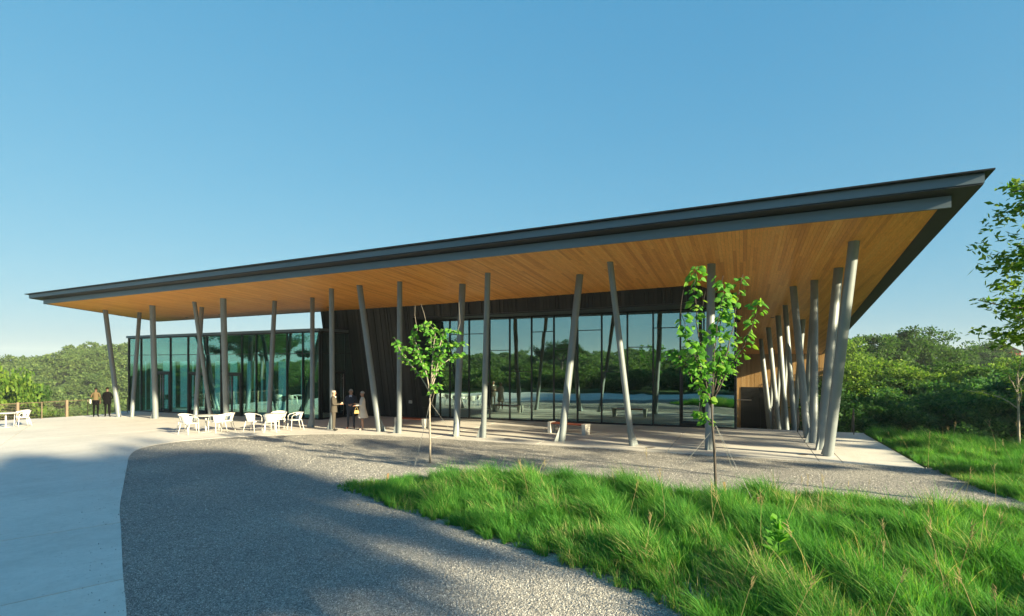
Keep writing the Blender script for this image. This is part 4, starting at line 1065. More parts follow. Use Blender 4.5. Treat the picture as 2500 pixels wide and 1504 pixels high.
bench(-9.95, 20.9, -8.2, 20.72, 'red-brown slatted bench behind a slanted column before the main glazing')
# recessed ground lights
for i, (x, y, lb) in enumerate([(-.64, 18.71, 'round ground light left of the rightmost front column'), (-16.03, 18.2, 'round ground light near the woman in the pale coat'), (-10.54, 18.45, 'round ground light in the slab near the middle columns'), (-5.08, 18.4, 'round ground light beside the right young tree trunk')]):
    t = empty('ground_light', (x, y, zg(x) + .012)); mb = MB(); mb.lathe([(.15, -.01), (.15, .008), (.125, .012), (.12, .004)], n=24); mb.build('rim', M['stainless'], t)
    mb = MB(); mb.lathe([(.118, 0), (.118, .005)], n=24); mb.build('lens', M['rust_post'], t); tag(t, lb, 'light', 'ground lights along the canopy edge')
# cable fence
fe = tag(empty('fence', (-41.3, 15, zg(-41.3))), 'cable fence with rust-brown posts along the left terrace edge', 'fence')
fo = fe.location; posts = [(9.9, 1), (11.1, 0), (12.35, 1), (13.5, 0), (14.68, 1), (15.85, 0), (17.12, 1), (18.27, 0), (19.5, 1), (20.6, 0)]
for y, wide in posts:
    mb = MB(); w = .075 if wide else .022; mb.box(-w, w, y - 15 - (.06 if wide else .02), y - 15 + (.06 if wide else .02), 0, 1.06 if wide else 1.0); mb.build('post', M['rust_post'], fe, bevel=.004)
for k in range(10):
    mb = MB(); mb.tube([(0, 9.9 - 15, .09 + k * .093), (0, 20.7 - 15, .09 + k * .093)], .0045, 6); mb.build('cable', M['cable_steel'], fe, True)
mb = MB(); mb.tube([(0, 9.9 - 15, 1.0), (0, 20.7 - 15, 1.0)], .016, 8); mb.build('top_rail', M['rust_post'], fe, True)
# handrails at the stair behind the slab
def handrail(x, label, y0=24.55):
    t = empty('handrail', (x, y0, zg(x) + .012)); mb = MB()
    mb.tube([(0, 0, 0), (0, 0, .90), (0, .06, .93), (0, .4, .93), (0, .75, .80), (0, 4.6, -1.40)], .019, 8); mb.build('rail', M['rail_steel'], t, True)
    for y, z in ((.75, .80), (2.6, -.255)):
        p = MB(); p.tube([(0, y, z - 1.2), (0, y, z)], .016, 8); p.build('post', M['rail_steel'], t, True)
    return tag(t, label, 'handrail', 'handrails of the stair behind the slab')
handrail(.82, 'slim steel handrail right of the columns at the slab corner'); handrail(-1.05, 'slim steel handrail among the right-hand columns'); handrail(-2.0, 'slim steel handrail by the dark end doors', 25.2)
# furniture inside the glazed wing
def stool(x, y, lb):
    t = empty('bar_stool', (x, y, zg(x) + .013), random.uniform(0, 3)); mb = MB(); mb.lathe([(.17, .74), (.19, .76), (.18, .79)], n=16); mb.build('seat', M['furniture_dark'], t)
    mb = MB(); mb.box(-.17, .17, .15, .18, .78, 1.08); mb.build('backrest', M['furniture_dark'], t, bevel=.01)
    for a in range(4):
        c, s = math.cos(a * 1.5708 + .785), math.sin(a * 1.5708 + .785); l = MB(); l.tube([(.12 * c, .12 * s, .75), (.22 * c, .22 * s, 0)], .013, 6); l.build('leg', M['furniture_dark'], t)
    return tag(t, lb, 'stool', 'bar stools inside the glazed wing')
for x, y, lb in [(-29.7, 23.9, 'dark bar stool inside the wing, right of the third door'), (-28.6, 23.7, 'dark bar stool inside the wing facing the third door'), (-31.0, 24.0, 'dark bar stool seen through the third glass door'), (-26.6, 24.2, 'dark bar stool inside the wing behind the right-hand table'), (-38.0, 23.6, 'dark bar stool seen through the first glass door'), (-41.0, 23.0, 'dark bar stool at the far left corner inside the wing')]: stool(x, y, lb)
def hightable(x, y, lb):
    t = empty('high_table', (x, y, zg(x) + .013)); mb = MB(); mb.lathe([(.36, 1.03), (.36, 1.06)], n=20); mb.build('table_top', M['furniture_dark'], t)
    mb = MB(); mb.lathe([(.30, 0), (.28, .5), (.36, 1.028)], n=14); mb.build('cloth', M['furniture_dark'], t); return tag(t, lb, 'table')
hightable(-29.1, 24.1, 'dark draped high table between two stools inside the wing'); hightable(-25.8, 24.4, 'dark draped high table inside the wing near its right corner')
def lounge(x, y, rz, lb):
    t = empty('lounge_chair', (x, y, zg(x) + .013), rz); mb = MB(); mb.box(-.33, .33, -.3, .3, .32, .45); mb.build('seat', M['furniture_dark'], t, bevel=.03)
    mb = MB(); mb.hexa([(-.33, .25, .4), (.33, .25, .4), (.33, .33, .4), (-.33, .33, .4), (-.30, .36, .85), (.30, .36, .85), (.30, .43, .85), (-.30, .43, .85)]); mb.build('backrest', M['furniture_dark'], t, bevel=.03)
    for sx in (-1, 1):
        for sy in (-1, 1): l = MB(); l.tube([(sx * .28, sy * .25, .33), (sx * .3, sy * .28, 0)], .014, 6); l.build('leg', M['furniture_dark'], t)
    return tag(t, lb, 'chair')
lounge(-34.6, 23.2, .4, 'dark lounge chair seen through the second glass door')
# ------------------------------------------------------------------ people
plain('skin', (.40, .22, .15), .55, var=.05); plain('skin_dark', (.10, .055, .035), .55); plain('suit_brown', (.075, .066, .055), .9, 0, .15); plain('suit_navy', (.012, .020, .040), .8)
plain('suit_black', (.004, .004, .005), .9, 0, .05); plain('shirt_white', (.75, .75, .74), .8); plain('shirt_blue', (.42, .48, .62), .8); plain('dress_taupe', (.58, .52, .46), .85); plain('hem_mauve', (.17, .12, .13), .85)
plain('hair_grey', (.34, .34, .32), .8); plain('hair_white', (.36, .33, .30), .8); plain('hair_black', (.008, .007, .007), .9, 0, .1); plain('shoe_black', (.015, .015, .015), .4); plain('shoe_brown', (.12, .03, .02), .4)
plain('shoe_nude', (.55, .42, .34), .5); plain('blouse_tan', (.11, .082, .045), .9, 0, .1); plain('bag_yellow', (.36, .26, .09), .5); plain('cup_clear', (.55, .50, .38), .3); plain('phone_black', (.012, .012, .014), .2)
plain('bag_white', (.62, .62, .62), .5); plain('lip', (.38, .14, .11), .6); plain('eye_dark', (.02, .018, .016), .4)
def person(x, y, rz, height, label, arms, colors, legs=None, head_turn=0, lean=0, bulk=1.0):
    """colors: torso, legs, shoes, skin; arms: {side: (elbow, wrist)} in local metres (facing +Y, right = +X)."""
    k = height / 1.76; t = empty('person', (x, y, zg(x) + .013), rz)
    V = []; E = []; Rr = []; tagm = []
    def add(p, r, m, par=None):
        V.append(tuple(c * k for c in p)); Rr.append(tuple(c * k for c in (r if isinstance(r, tuple) else (r, r)))); tagm.append(m)
        if par is not None: E.append((par, len(V) - 1))
        return len(V) - 1
    b = bulk
    pel = add((0, 0, .93), (.150 * b, .110 * b), 1); bel = add((0, .005, 1.08), (.142 * b, .105 * b), 0, pel); che = add((0, .0, 1.30), (.165 * b, .115 * b), 0, bel); sh = add((0, -.005, 1.43), (.11, .085), 0, che)
    nk = add((0, 0, 1.505), .052, 3, sh); hd = add((0, .015, 1.60), (.072, .082), 3, nk); hd2 = add((0, .012, 1.68), (.076, .092), 3, hd); add((0, .005, 1.735), (.045, .055), 3, hd2)
    L = legs or {-1: ((-.10, .01, .50), (-.10, -.01, .09)), 1: ((.10, .01, .50), (.10, -.01, .09))}
    for s in (-1, 1):
        hip = add((s * .085, 0, .86), (.088 * b, .092 * b), 1, pel); kn, an = L[s]; kk = add(kn, .062 * b, 1, hip); aa = add(an, .044, 1, kk); add((an[0] + s * .02, an[1] + .05, .045), (.040, .034), 2, aa); add((an[0] + s * .035, an[1] + .17, .032), (.040, .026), 2, len(V) - 1)
        el, wr = arms[s]; s0 = add((s * .175 * b, -.01, 1.405), .062 * b, 0, sh); ee = add(el, .047 * b, 0, s0); ww = add(wr, .033, 0, ee)
        d = (Vector(wr) - Vector(el)).normalized(); side = d.cross(Vector((0, 0, 1))); side = side.normalized() if side.length > .1 else Vector((1, 0, 0)); nrm = side.cross(d)
        pm = add(tuple(Vector(wr) + d * .055), (.036, .020), 4, ww)
        for q, ln in ((-1.5, .058), (-.5, .070), (.5, .066), (1.5, .052)):
            f1 = add(tuple(Vector(wr) + d * (.095) + side * q * .018), .009, 4, pm); add(tuple(Vector(wr) + d * (.095 + ln * .7) + side * q * .019 - nrm * ln * .55), .008, 4, f1)
        th = add(tuple(Vector(wr) + d * .065 + side * s * -.045), .010, 4, pm); add(tuple(Vector(wr) + d * .10 + side * s * -.055 - nrm * .02), .009, 4, th)
    me = bpy.data.meshes.new('skeleton'); me.from_pydata(V, E, []); tmp = bpy.data.objects.new('skeleton', me); COL.objects.link(tmp)
    sk = tmp.modifiers.new('skin', 'SKIN'); sk.use_smooth_shade = True
    for i, r in enumerate(Rr): me.skin_vertices[0].data[i].radius = r
    me.skin_vertices[0].data[pel].use_root = True
    ss = tmp.modifiers.new('sub', 'SUBSURF'); ss.levels = 1; ss.render_levels = 1
    dg = bpy.context.evaluated_depsgraph_get(); bm_ = bpy.data.meshes.new_from_object(tmp.evaluated_get(dg)); bpy.data.objects.remove(tmp)
    mats = [M[c] for c in colors] + [M[colors[3]]]
    bm_.materials.clear()
    for m_ in mats: bm_.materials.append(m_)
    Va = np.array(V); ed = np.array(E); A, B = Va[ed[:, 0]], Va[ed[:, 1]]; ab = B - A; l2 = (ab ** 2).sum(1) + 1e-9
    for f in bm_.polygons:
        c = np.array(f.center); tt = np.clip(((c - A) * ab).sum(1) / l2, 0, 1); i = np.argmin(((A + ab * tt[:, None] - c) ** 2).sum(1) - np.array([max(Rr[e[1]]) for e in E]) ** 2 * .6)
        f.material_index = tagm[E[i][1]] if tt[i] > .3 or tagm[E[i][1]] == tagm[E[i][0]] else tagm[E[i][0]]
    bm_.name = 'body'; body = link('body', bm_, t)
    return tag(t, label, 'person'), k
def ell(cx, cy, z, rx, ry, n=20): return [(cx + rx * math.cos(2 * math.pi * i / n), cy + ry * math.sin(2 * math.pi * i / n), z) for i in range(n)]
def wear(t, k, name, rings, mat, cap=False):
    mb = MB(); mb.loft([[tuple(c * k for c in p) for p in ell(*r)] for r in rings], cap); return mb.build(name, M[mat], t, True)
def head_details(t, k, hair, skin, style='short', face_=True):
    # hair cap: upper and rear part of a skull-sized ellipsoid
    mb = MB(); vs = []; fs = []; NA, NB = 18, 9
    for j in range(NB + 1):
        ph = RAD(90 - 118 * j / NB) if style != 'bald' else RAD(40 - 70 * j / NB)
        for i in range(NA):
            a = 2 * math.pi * i / NA; rx, ry, rz_ = .088, .104, .112
            fr_ = max(0, math.sin(a)); lim = math.radians(24) * fr_
            p_ = max(ph, lim) if style != 'bob' else max(ph, lim * 1.0)
            vs.append(((rx * math.cos(p_) * math.cos(a)) * k, (.004 + ry * math.cos(p_) * math.sin(a)) * k, (1.655 + rz_ * math.sin(p_)) * k))
    for j in range(NB):
        for i in range(NA): a = j * NA + i; b = j * NA + (i + 1) % NA; fs.append((a, a + NA, b + NA, b))
    mb.add(vs, fs); mb.build('hair', M[hair], t, True)
    if not face_: return
    mb = MB(); mb.hexa([(-.014 * k, .085 * k, 1.60 * k), (.014 * k, .085 * k, 1.60 * k), (.006 * k, .09 * k, 1.60 * k), (-.006 * k, .09 * k, 1.60 * k), (-.006 * k, .095 * k, 1.655 * k), (.006 * k, .095 * k, 1.655 * k), (.012 * k, .122 * k, 1.612 * k), (-.012 * k, .122 * k, 1.612 * k)]); mb.build('nose', M[skin], t, True)
    for s in (-1, 1):
        mb = MB(); mb.lathe([(.003, -.009), (.011, 0), (.003, .009)], (s * .033 * k, .093 * k, 1.652 * k), 8); mb.build('eye', M['eye_dark'], t)
        mb = MB(); mb.lathe([(.006, -.03), (.017, .0), (.006, .03)], (s * .083 * k, .01 * k, 1.635 * k), 8); mb.build('ear', M[skin], t, True)
    mb = MB(); mb.box(-.024 * k, .024 * k, .086 * k, .098 * k, 1.573 * k, 1.583 * k); mb.build('mouth', M['lip'], t)
RIGHT_CAM = (.8725, .4886)
# man in the brown-grey suit, in profile, facing right
t, k = person(-19.1, 17.96, RAD(29.25 - 90 + 8), 1.80, 'man in brown-grey suit holding a drink, beside a column',
              {-1: ((-.235, .03, 1.14), (-.10, .27, 1.16)), 1: ((.24, .02, 1.13), (.10, .28, 1.15))}, ['suit_brown', 'suit_brown', 'shoe_black', 'skin'])
head_details(t, k, 'hair_white', 'skin', 'bald')
wear(t, k, 'jacket', [(0, .005, .80, .195, .150), (0, .005, .95, .190, .142), (0, .005, 1.10, .182, .132), (0, 0, 1.28, .198, .138), (0, -.005, 1.42, .165, .108), (0, 0, 1.47, .085, .075)], 'suit_brown')
mb = MB(); mb.hexa([(-.012 * k, .132 * k, 1.18 * k), (.012 * k, .132 * k, 1.18 * k), (.012 * k, .10 * k, 1.18 * k), (-.012 * k, .10 * k, 1.18 * k), (-.06 * k, .09 * k, 1.49 * k), (.06 * k, .09 * k, 1.49 * k), (.05 * k, .02 * k, 1.49 * k), (-.05 * k, .02 * k, 1.49 * k)]); mb.build('shirt', M['shirt_white'], t)
cup = MB(); cup.lathe([(.026, 0), (.034, .10), (.034, .11)], n=14); o = cup.build('cup', M['cup_clear']); tag(o, 'clear cup held by the man in the brown-grey suit', 'cup')
o.location = Matrix.Translation(t.location) @ t.rotation_euler.to_matrix() @ Vector((0.0, .345 * k, 1.13 * k)) if False else t.location + t.rotation_euler.to_matrix() @ Vector((0, .35 * k, 1.12 * k))
# man in navy, facing the viewer
t, k = person(-18.98, 18.88, RAD(180 + 29.25 + 6), 1.80, 'man in navy suit and open pale blue shirt facing the viewer',
              {-1: ((-.27, .02, 1.13), (-.06, .22, 1.09)), 1: ((.27, .02, 1.13), (.06, .23, 1.08))}, ['suit_navy', 'suit_navy', 'shoe_brown', 'skin'], bulk=1.08,
              legs={-1: ((-.12, .01, .50), (-.13, -.01, .09)), 1: ((.12, .01, .50), (.13, -.01, .09))})
head_details(t, k, 'hair_grey', 'skin')
wear(t, k, 'jacket', [(0, .005, .82, .215, .150), (0, .005, .95, .208, .145), (0, .005, 1.10, .198, .138), (0, 0, 1.28, .212, .140), (0, -.005, 1.42, .178, .108), (0, 0, 1.47, .09, .075)], 'suit_navy')
mb = MB(); mb.hexa([(-.03 * k, .147 * k, 1.02 * k), (.03 * k, .147 * k, 1.02 * k), (.03 * k, .10 * k, 1.02 * k), (-.03 * k, .10 * k, 1.02 * k), (-.06 * k, .092 * k, 1.49 * k), (.06 * k, .092 * k, 1.49 * k), (.05 * k, .02 * k, 1.49 * k), (-.05 * k, .02 * k, 1.49 * k)]); mb.build('shirt', M['shirt_blue'], t)
# woman in the pale coat-dress, in profile, facing left
t, k = person(-18.1, 18.7, RAD(29.25 + 90 + 18), 1.72, 'grey-haired woman in taupe coat-dress holding a dark folder and yellow handbag',
              {-1: ((-.22, .05, 1.14), (-.16, .29, 1.12)), 1: ((.22, .04, 1.14), (.13, .30, 1.18))}, ['dress_taupe', 'skin', 'shoe_nude', 'skin'], bulk=.9)
head_details(t, k, 'hair_grey', 'skin', 'bob')
wear(t, k, 'coat', [(0, -.02, .55, .245, .235), (0, -.015, .75, .215, .195), (0, 0, .98, .185, .150), (0, .0, 1.12, .175, .130), (0, 0, 1.28, .180, .130), (0, -.005, 1.40, .165, .105), (0, 0, 1.47, .075, .07)], 'dress_taupe')
wear(t, k, 'skirt', [(0, 0, .50, .19, .165), (0, 0, .70, .18, .15)], 'hem_mauve')
R_ = t.rotation_euler.to_matrix()
bag = empty('handbag', t.location + R_ @ Vector((-.17 * k, .27 * k, .76 * k)), t.rotation_euler.z)
mb = MB(); mb.hexa([(-.045, -.11, 0), (.045, -.11, 0), (.045, .11, 0), (-.045, .11, 0), (-.03, -.085, .15), (.03, -.085, .15), (.03, .085, .15), (-.03, .085, .15)]); mb.build('pouch', M['bag_yellow'], bag, bevel=.015)
mb = MB(); mb.tube([(0, .06 * math.cos(a), .14 + .13 * math.sin(a)) for a in [math.pi * i / 8 for i in range(9)]], .008, 6); mb.build('strap', M['bag_yellow'], bag, True)
tag(bag, 'small yellow handbag on the arm of the woman in taupe', 'handbag')
fo_ = MB(); fo_.box(-.10, .10, -.008, .008, -.13, .13); o = fo_.build('folder', M['phone_black']); tag(o, 'dark folder held between the woman and the man in navy', 'folder')
o.location = t.location + R_ @ Vector((.08 * k, .40 * k, 1.20 * k)); o.rotation_euler = (RAD(35), 0, t.rotation_euler.z)
# couple at the fence, seen from behind
away = RAD(29.25 + 26)
t, k = person(-39.15, 17.75, away, 1.80, 'person in tan top and black trousers seen from behind at the fence', {-1: ((-.25, .02, 1.17), (-.20, .22, 1.25)), 1: ((.23, .0, 1.14), (.20, .1, .92))}, ['blouse_tan', 'suit_black', 'shoe_black', 'skin_dark'], bulk=.96)
head_details(t, k, 'hair_black', 'skin_dark', 'bob', False)
wear(t, k, 'trousers', [(0, 0, .72, .175, .125), (0, 0, .92, .175, .130), (0, 0, 1.02, .150, .112)], 'suit_black')
bg_ = MB(); bg_.box(-.03, .03, -.09, .09, 0, .24); o = bg_.build('shoulder_bag', M['bag_white'], None, bevel=.01); o.location = t.location + t.rotation_euler.to_matrix() @ Vector((-.26, 0, .84)); o.rotation_euler.z = away; tag(o, 'small pale bag at the hip of the person in tan', 'bag')
t, k = person(-38.55, 18.1, away, 1.82, 'person in black suit seen from behind at the fence, stepping forward', {-1: ((-.24, .03, 1.14), (-.2, .16, .98)), 1: ((.26, .02, 1.15), (.17, .2, 1.05))}, ['suit_black', 'suit_black', 'shoe_black', 'skin_dark'],
              legs={-1: ((-.10, .07, .51), (-.11, .06, .09)), 1: ((.11, -.03, .5), (.13, -.2, .12))}, bulk=.96)
head_details(t, k, 'hair_black', 'skin_dark', 'short', False)
wear(t, k, 'jacket', [(0, .005, .76, .200, .145), (0, .005, .95, .195, .14), (0, .005, 1.10, .180, .13), (0, 0, 1.28, .198, .136), (0, -.005, 1.42, .165, .108), (0, 0, 1.47, .085, .075)], 'suit_black')
# ------------------------------------------------------------------ young trees with single leaves
def leaf_mesh(name, mat, heart=True, L=1.0, W=.9):
    if heart: out = [(0, 0), (.22, -.07), (.43, .10), (.47, .34), (.36, .62), (.14, .88), (0, 1.05)]
    else: out = [(0, 0), (.10, .12), (.17, .38), (.16, .62), (.08, .86), (0, 1.0)]
    mb = MB(); vs = []; fs = []; n = len(out)
    for sgn in (1, -1):
        for x, y in out[1:-1]: vs.append((sgn * x * W, y * L, -.18 * abs(x) - .16 * (y - .3) ** 2))
    mid = [(0, 0, 0), (0, .35 * L, .05), (0, .7 * L, .03), (0, out[-1][1] * L, -.08)]
    m = n - 2; base = len(vs); vs += mid
    for s in (0, 1):
        o = s * m; idx = [base] + [o + i for i in range(m)] + [base + 3]
        for i in range(len(idx) - 1):
            y = (vs[idx[i]][1] + vs[idx[i + 1]][1]) / 2; c = base + (1 if y < .52 else 2)
            if c in (idx[i], idx[i + 1]): continue
            f = (c, idx[i], idx[i + 1]); fs.append(f if s == 0 else f[::-1])
        fs.append(tuple([(base + 1), o + 3 if m > 3 else o + m - 1, base + 2]) if s == 0 else tuple([(base + 2), o + 3 if m > 3 else o + m - 1, base + 1]))
    mb.add(vs, fs); return mb.mesh(name, M[mat], True)
RT = Vector((.87248, .48865, 0)); DP = Vector((-.48865, .87248, 0))
def young_tree(name, label, base, ppm, pb, trunk, branches, twigs, n_leaf, size, bark, seed, leaf_me, droop=.8, trunk_r=.03, cat='tree', extra=None):
    """trunk / branches: outlines in photo columns and rows round the base pb, turned into metres with ppm; depth is spread per branch."""
    g = random.Random(seed); t = empty(name, (base[0], base[1], zg(base[0]) + .02))
    def P3(p, d): return RT * ((p[0] - pb[0]) / ppm) + DP * d + Vector((0, 0, (pb[1] - p[1]) / ppm))
    mb = MB(); pts = [P3(p, 0) for p in trunk]; mb.tube(pts, [trunk_r * (1 - .45 * i / (len(pts) - 1)) for i in range(len(pts))], 8); mb.build('trunk', M[bark], t, True)
    segs = []
    for br in branches:
        dd = g.uniform(-.75, .75); k = len(br); pp = [P3(p, dd * (i / (k - 1)) ** 1.0) for i, p in enumerate(br)]
        fine = []
        for i in range(k - 1):
            for s in range(3): fine.append(pp[i].lerp(pp[i + 1], s / 3) + Vector((g.gauss(0, .012), g.gauss(0, .012), 0)))
        fine.append(pp[-1]); b = MB(); b.tube(fine, [trunk_r * .5 * (1 - .85 * i / (len(fine) - 1)) + .0015 for i in range(len(fine))], 6); b.build('branch', M[bark], t, True)
        segs.append(fine)
    for tw in twigs:
        dd = g.uniform(-.3, .3); b = MB(); b.tube([P3(p, dd) for p in tw], [.006, .004, .002][:len(tw)] + [.002] * max(0, len(tw) - 3), 5); b.build('twig', M[bark], t, True)
    leaves = []
    for i in range(n_leaf):
        f = segs[g.choices(range(len(segs)), [sum((s[j + 1] - s[j]).length for j in range(len(s) - 1)) for s in segs])[0]]
        u = g.uniform(.16, 1.0) ** .8 * (len(f) - 1); j = min(int(u), len(f) - 2); p = f[j].lerp(f[j + 1], u - j)
        out = (RT * g.gauss(0, 1) + DP * g.gauss(0, 1)).normalized(); stem = out * g.uniform(.02, .12) + Vector((0, 0, g.uniform(-.04, .05)))
        leaves.append((p, p + stem, out))
    st = MB()
    for p, q, o in leaves: st.tube([p, p.lerp(q, .5) + Vector((0, 0, .012)), q], [.002, .0016, .0012], 4, False)
    so = st.build('leaf_stalks', M[bark], t); so['kind'] = 'stuff'
    for p, q, out in leaves:
        o = link('leaf', leaf_me, t); s = size * g.uniform(.65, 1.2)
        y = (out + Vector((0, 0, -droop * g.uniform(.3, 1.6)))).normalized(); nn = Vector((g.gauss(0, .6), g.gauss(0, .6), 1)) - DP * .5; x = y.cross(nn).normalized(); z = x.cross(y)
        o.location = q; o.rotation_euler = Matrix((x, y, z)).transposed().to_euler(); o.scale = (s, s, s)
    if extra:        # the inner leaves, too many to part one by one
        lv = np.array([v.co[:] for v in leaf_me.vertices]); lf = [tuple(p.vertices) for p in leaf_me.polygons]; mb = MB()
        for i in range(extra):
            f = segs[g.randrange(len(segs))]; u = g.uniform(.2, 1.0) * (len(f) - 1); j = min(int(u), len(f) - 2); p = f[j].lerp(f[j + 1], u - j)
            out = (RT * g.gauss(0, 1) + DP * g.gauss(0, 1)).normalized(); q = p + out * g.uniform(.02, .16) + Vector((0, 0, g.uniform(-.06, .06))); s = size * g.uniform(.45, 1.0)
            y = (out + Vector((0, 0, -droop * g.uniform(.2, 1.6)))).normalized(); nn = Vector((g.gauss(0, .6), g.gauss(0, .6), 1)); x = y.cross(nn).normalized(); z = x.cross(y)
            mb.add([q + x * a[0] * s + y * a[1] * s + z * a[2] * s for a in lv], lf)
        o = mb.build('inner_leaves', leaf_me.materials[0], t, True); o['kind'] = 'stuff'
    return tag(t, label, cat)
HEART = leaf_mesh('leaf', 'leaf_sapling'); WEED = leaf_mesh('leaf', 'leaf_sapling', False, 1.0, 1.6); LONG = leaf_mesh('leaf', 'leaf_bright', False, 1.0, 1.15)
young_tree('young_tree', 'young tree with big heart-shaped leaves and dark trunk in the grass', (-1.87, 11.29), 128, (1748, 1238),
    [(1748, 1240), (1747, 1180), (1744, 1100), (1739, 1040), (1737, 985)],
    [[(1737, 990), (1717, 900), (1694, 790), (1681, 705), (1687, 662)], [(1738, 985), (1737, 900), (1733, 800), (1742, 730), (1732, 690)], [(1739, 985), (1762, 920), (1790, 830), (1808, 740), (1828, 668)],
     [(1737, 990), (1702, 905), (1664, 845), (1636, 775)], [(1738, 980), (1692, 930), (1650, 872), (1624, 862)], [(1739, 980), (1772, 900), (1796, 850), (1812, 790), (1816, 740)], [(1738, 975), (1752, 870), (1750, 780), (1766, 720)],
     [(1737, 985), (1710, 930), (1690, 870), (1670, 830)], [(1739, 985), (1756, 930), (1775, 880), (1790, 870)], [(1738, 1000), (1720, 965), (1712, 940)], [(1740, 1040), (1732, 1022), (1728, 1015)]],
    [[(1668, 800), (1671, 745), (1677, 708)], [(1712, 790), (1716, 745), (1722, 715)]], 298, .122, 'dark_bark', 3, HEART, extra=430)
young_tree('young_tree', 'young heart-leaved tree with pale trunk standing in the gravel', (-9.99, 13.02), 85, (1050, 1130),
    [(1050, 1132), (1050, 1070), (1049, 1010), (1050, 950)],
    [[(1050, 960), (1018, 908), (980, 868), (960, 826)], [(1050, 955), (1030, 885), (1006, 832), (1010, 792)], [(1050, 955), (1056, 885), (1050, 820), (1030, 790)], [(1050, 955), (1072, 885), (1092, 845), (1138, 842)], [(1050, 955), (1066, 872), (1085, 805), (1122, 812)],
     [(1050, 960), (1040, 900), (1022, 860), (990, 850)], [(1050, 960), (1070, 900), (1105, 870), (1120, 865)], [(1050, 955), (1060, 860), (1068, 810), (1050, 790)], [(1050, 975), (1062, 945), (1070, 940)]],
    [[(1014, 795), (1010, 770), (1011, 745)], [(1042, 800), (1034, 765), (1026, 742)], [(1112, 822), (1122, 790), (1119, 738)], [(1055, 985), (1062, 960), (1064, 940)]], 298, .118, 'pale_bark', 5, HEART, trunk_r=.034, extra=430)
# guy wires and stakes
def stake(x, y, h, lb):
    mb = MB(); mb.hexa([(-.02, -.02, -.1), (.02, -.02, -.1), (.02, .02, -.1), (-.02, .02, -.1), (-.018, -.018, h), (.018, -.018, h), (.022, .018, h + .01), (-.018, .018, h)]); o = mb.build('stake', M['stake_wood']); o.location = (x, y, zg(x) + .1); o.rotation_euler = (random.uniform(-.1, .1), random.uniform(-.15, .15), random.uniform(0, 1)); return tag(o, lb, 'stake', 'wooden stakes in the grass')
stake(-1.68, 11.32, .38, 'taller wooden stake beside the dark-trunked young tree'); stake(-1.1, 11.01, .22, 'short wooden stake right of the dark-trunked young tree'); stake(-8.85, 9.92, .22, 'wooden stake near the tip of the grass bed'); stake(-2.95, 10.9, .2, 'short wooden stake left of the dark-trunked young tree')
def wires(base, top, ends, lb):
    t = empty('guy_wires', (base[0], base[1], zg(base[0])))
    for ex, ey in ends: mb = MB(); mb.tube([(0, 0, top), (ex - base[0], ey - base[1], .08)], .0035, 5); mb.build('wire', M['galvanised'], t)
    return tag(t, lb, 'wire')
wires((-1.87, 11.29), 1.55, [(-1.1, 11.01), (-2.95, 10.9), (-1.5, 12.2)], 'thin guy wires holding the dark-trunked young tree'); wires((-9.99, 13.02), 1.75, [(-9.2, 13.9), (-10.9, 13.6), (-9.8, 12.1)], 'thin guy wires holding the pale-trunked young tree')
# tree overhanging the right edge of the picture, rooted on the bank outside it
ob_ = (5.0, 12.8); OPX, OPY, OPM = 2836, 1330, 158.5
def obr(*p): return [(2938, 760 + 60 * i) for i in range(0)] + list(p)
young_tree('tree', 'leafy tree reaching in from the right edge against the sky', ob_, OPM, (OPX, OPY), [(2872, 1335), (2890, 1150), (2925, 950), (2900, 760), (2880, 560), (2870, 420)],
    [[(2925, 950), (2760, 880), (2600, 830), (2440, 842), (2395, 835)], [(2915, 880), (2740, 800), (2560, 770), (2440, 775), (2375, 752)], [(2905, 800), (2740, 730), (2580, 700), (2480, 690), (2412, 722)], [(2900, 740), (2760, 670), (2620, 630), (2500, 620), (2415, 622)],
     [(2890, 650), (2760, 590), (2640, 555), (2520, 560), (2440, 590)], [(2885, 580), (2780, 520), (2660, 470), (2540, 480), (2452, 535)], [(2880, 520), (2780, 450), (2660, 420), (2560, 440), (2462, 470)], [(2900, 760), (2700, 760), (2560, 800), (2470, 820), (2420, 800)],
     [(2880, 560), (2960, 480), (3040, 430)], [(2890, 650), (3000, 600), (3120, 580)], [(2905, 800), (3040, 740), (3160, 720)], [(2620, 630), (2540, 650), (2480, 655), (2425, 660)], [(2640, 555), (2560, 530), (2500, 520), (2470, 505)], [(2560, 770), (2500, 740), (2460, 735), (2420, 765)], [(2600, 830), (2530, 850), (2480, 862), (2440, 870)]],
    [[(2430, 605), (2420, 596), (2411, 587)], [(2432, 606), (2434, 596), (2433, 590)]], 300, .135, 'bark', 12, LONG, .25, .055)
# the rest of that crown, beyond the single leaves
g = np.random.default_rng(44); pts = []
BRX = [((2600, 830), (2400, 838)), ((2560, 770), (2372, 752)), ((2580, 700), (2410, 722)), ((2620, 630), (2410, 622)), ((2640, 555), (2436, 592)), ((2660, 470), (2448, 540)), ((2660, 420), (2458, 468)), ((2560, 800), (2418, 800)), ((2540, 655), (2425, 662)), ((2560, 530), (2468, 502)), ((2540, 745), (2415, 768)), ((2560, 850), (2440, 868)), ((2600, 590), (2450, 640)), ((2600, 450), (2480, 440))]
for k in range(230):
    (ax_, ay_), (bx_, by_) = BRX[k % len(BRX)]; u = g.uniform(0, 1) ** .8
    px, py = ax_ + (bx_ - ax_) * u + g.normal(0, 8), ay_ + (by_ - ay_) * u + g.normal(0, 14)
    c = RT * ((px - OPX) / OPM) + DP * g.uniform(-.9, .9) + Vector((0, 0, (OPY - py) / OPM))
    for _ in range(22): pts.append((c.x + g.normal(0, .10), c.y + g.normal(0, .12), c.z + g.normal(0, .05)))
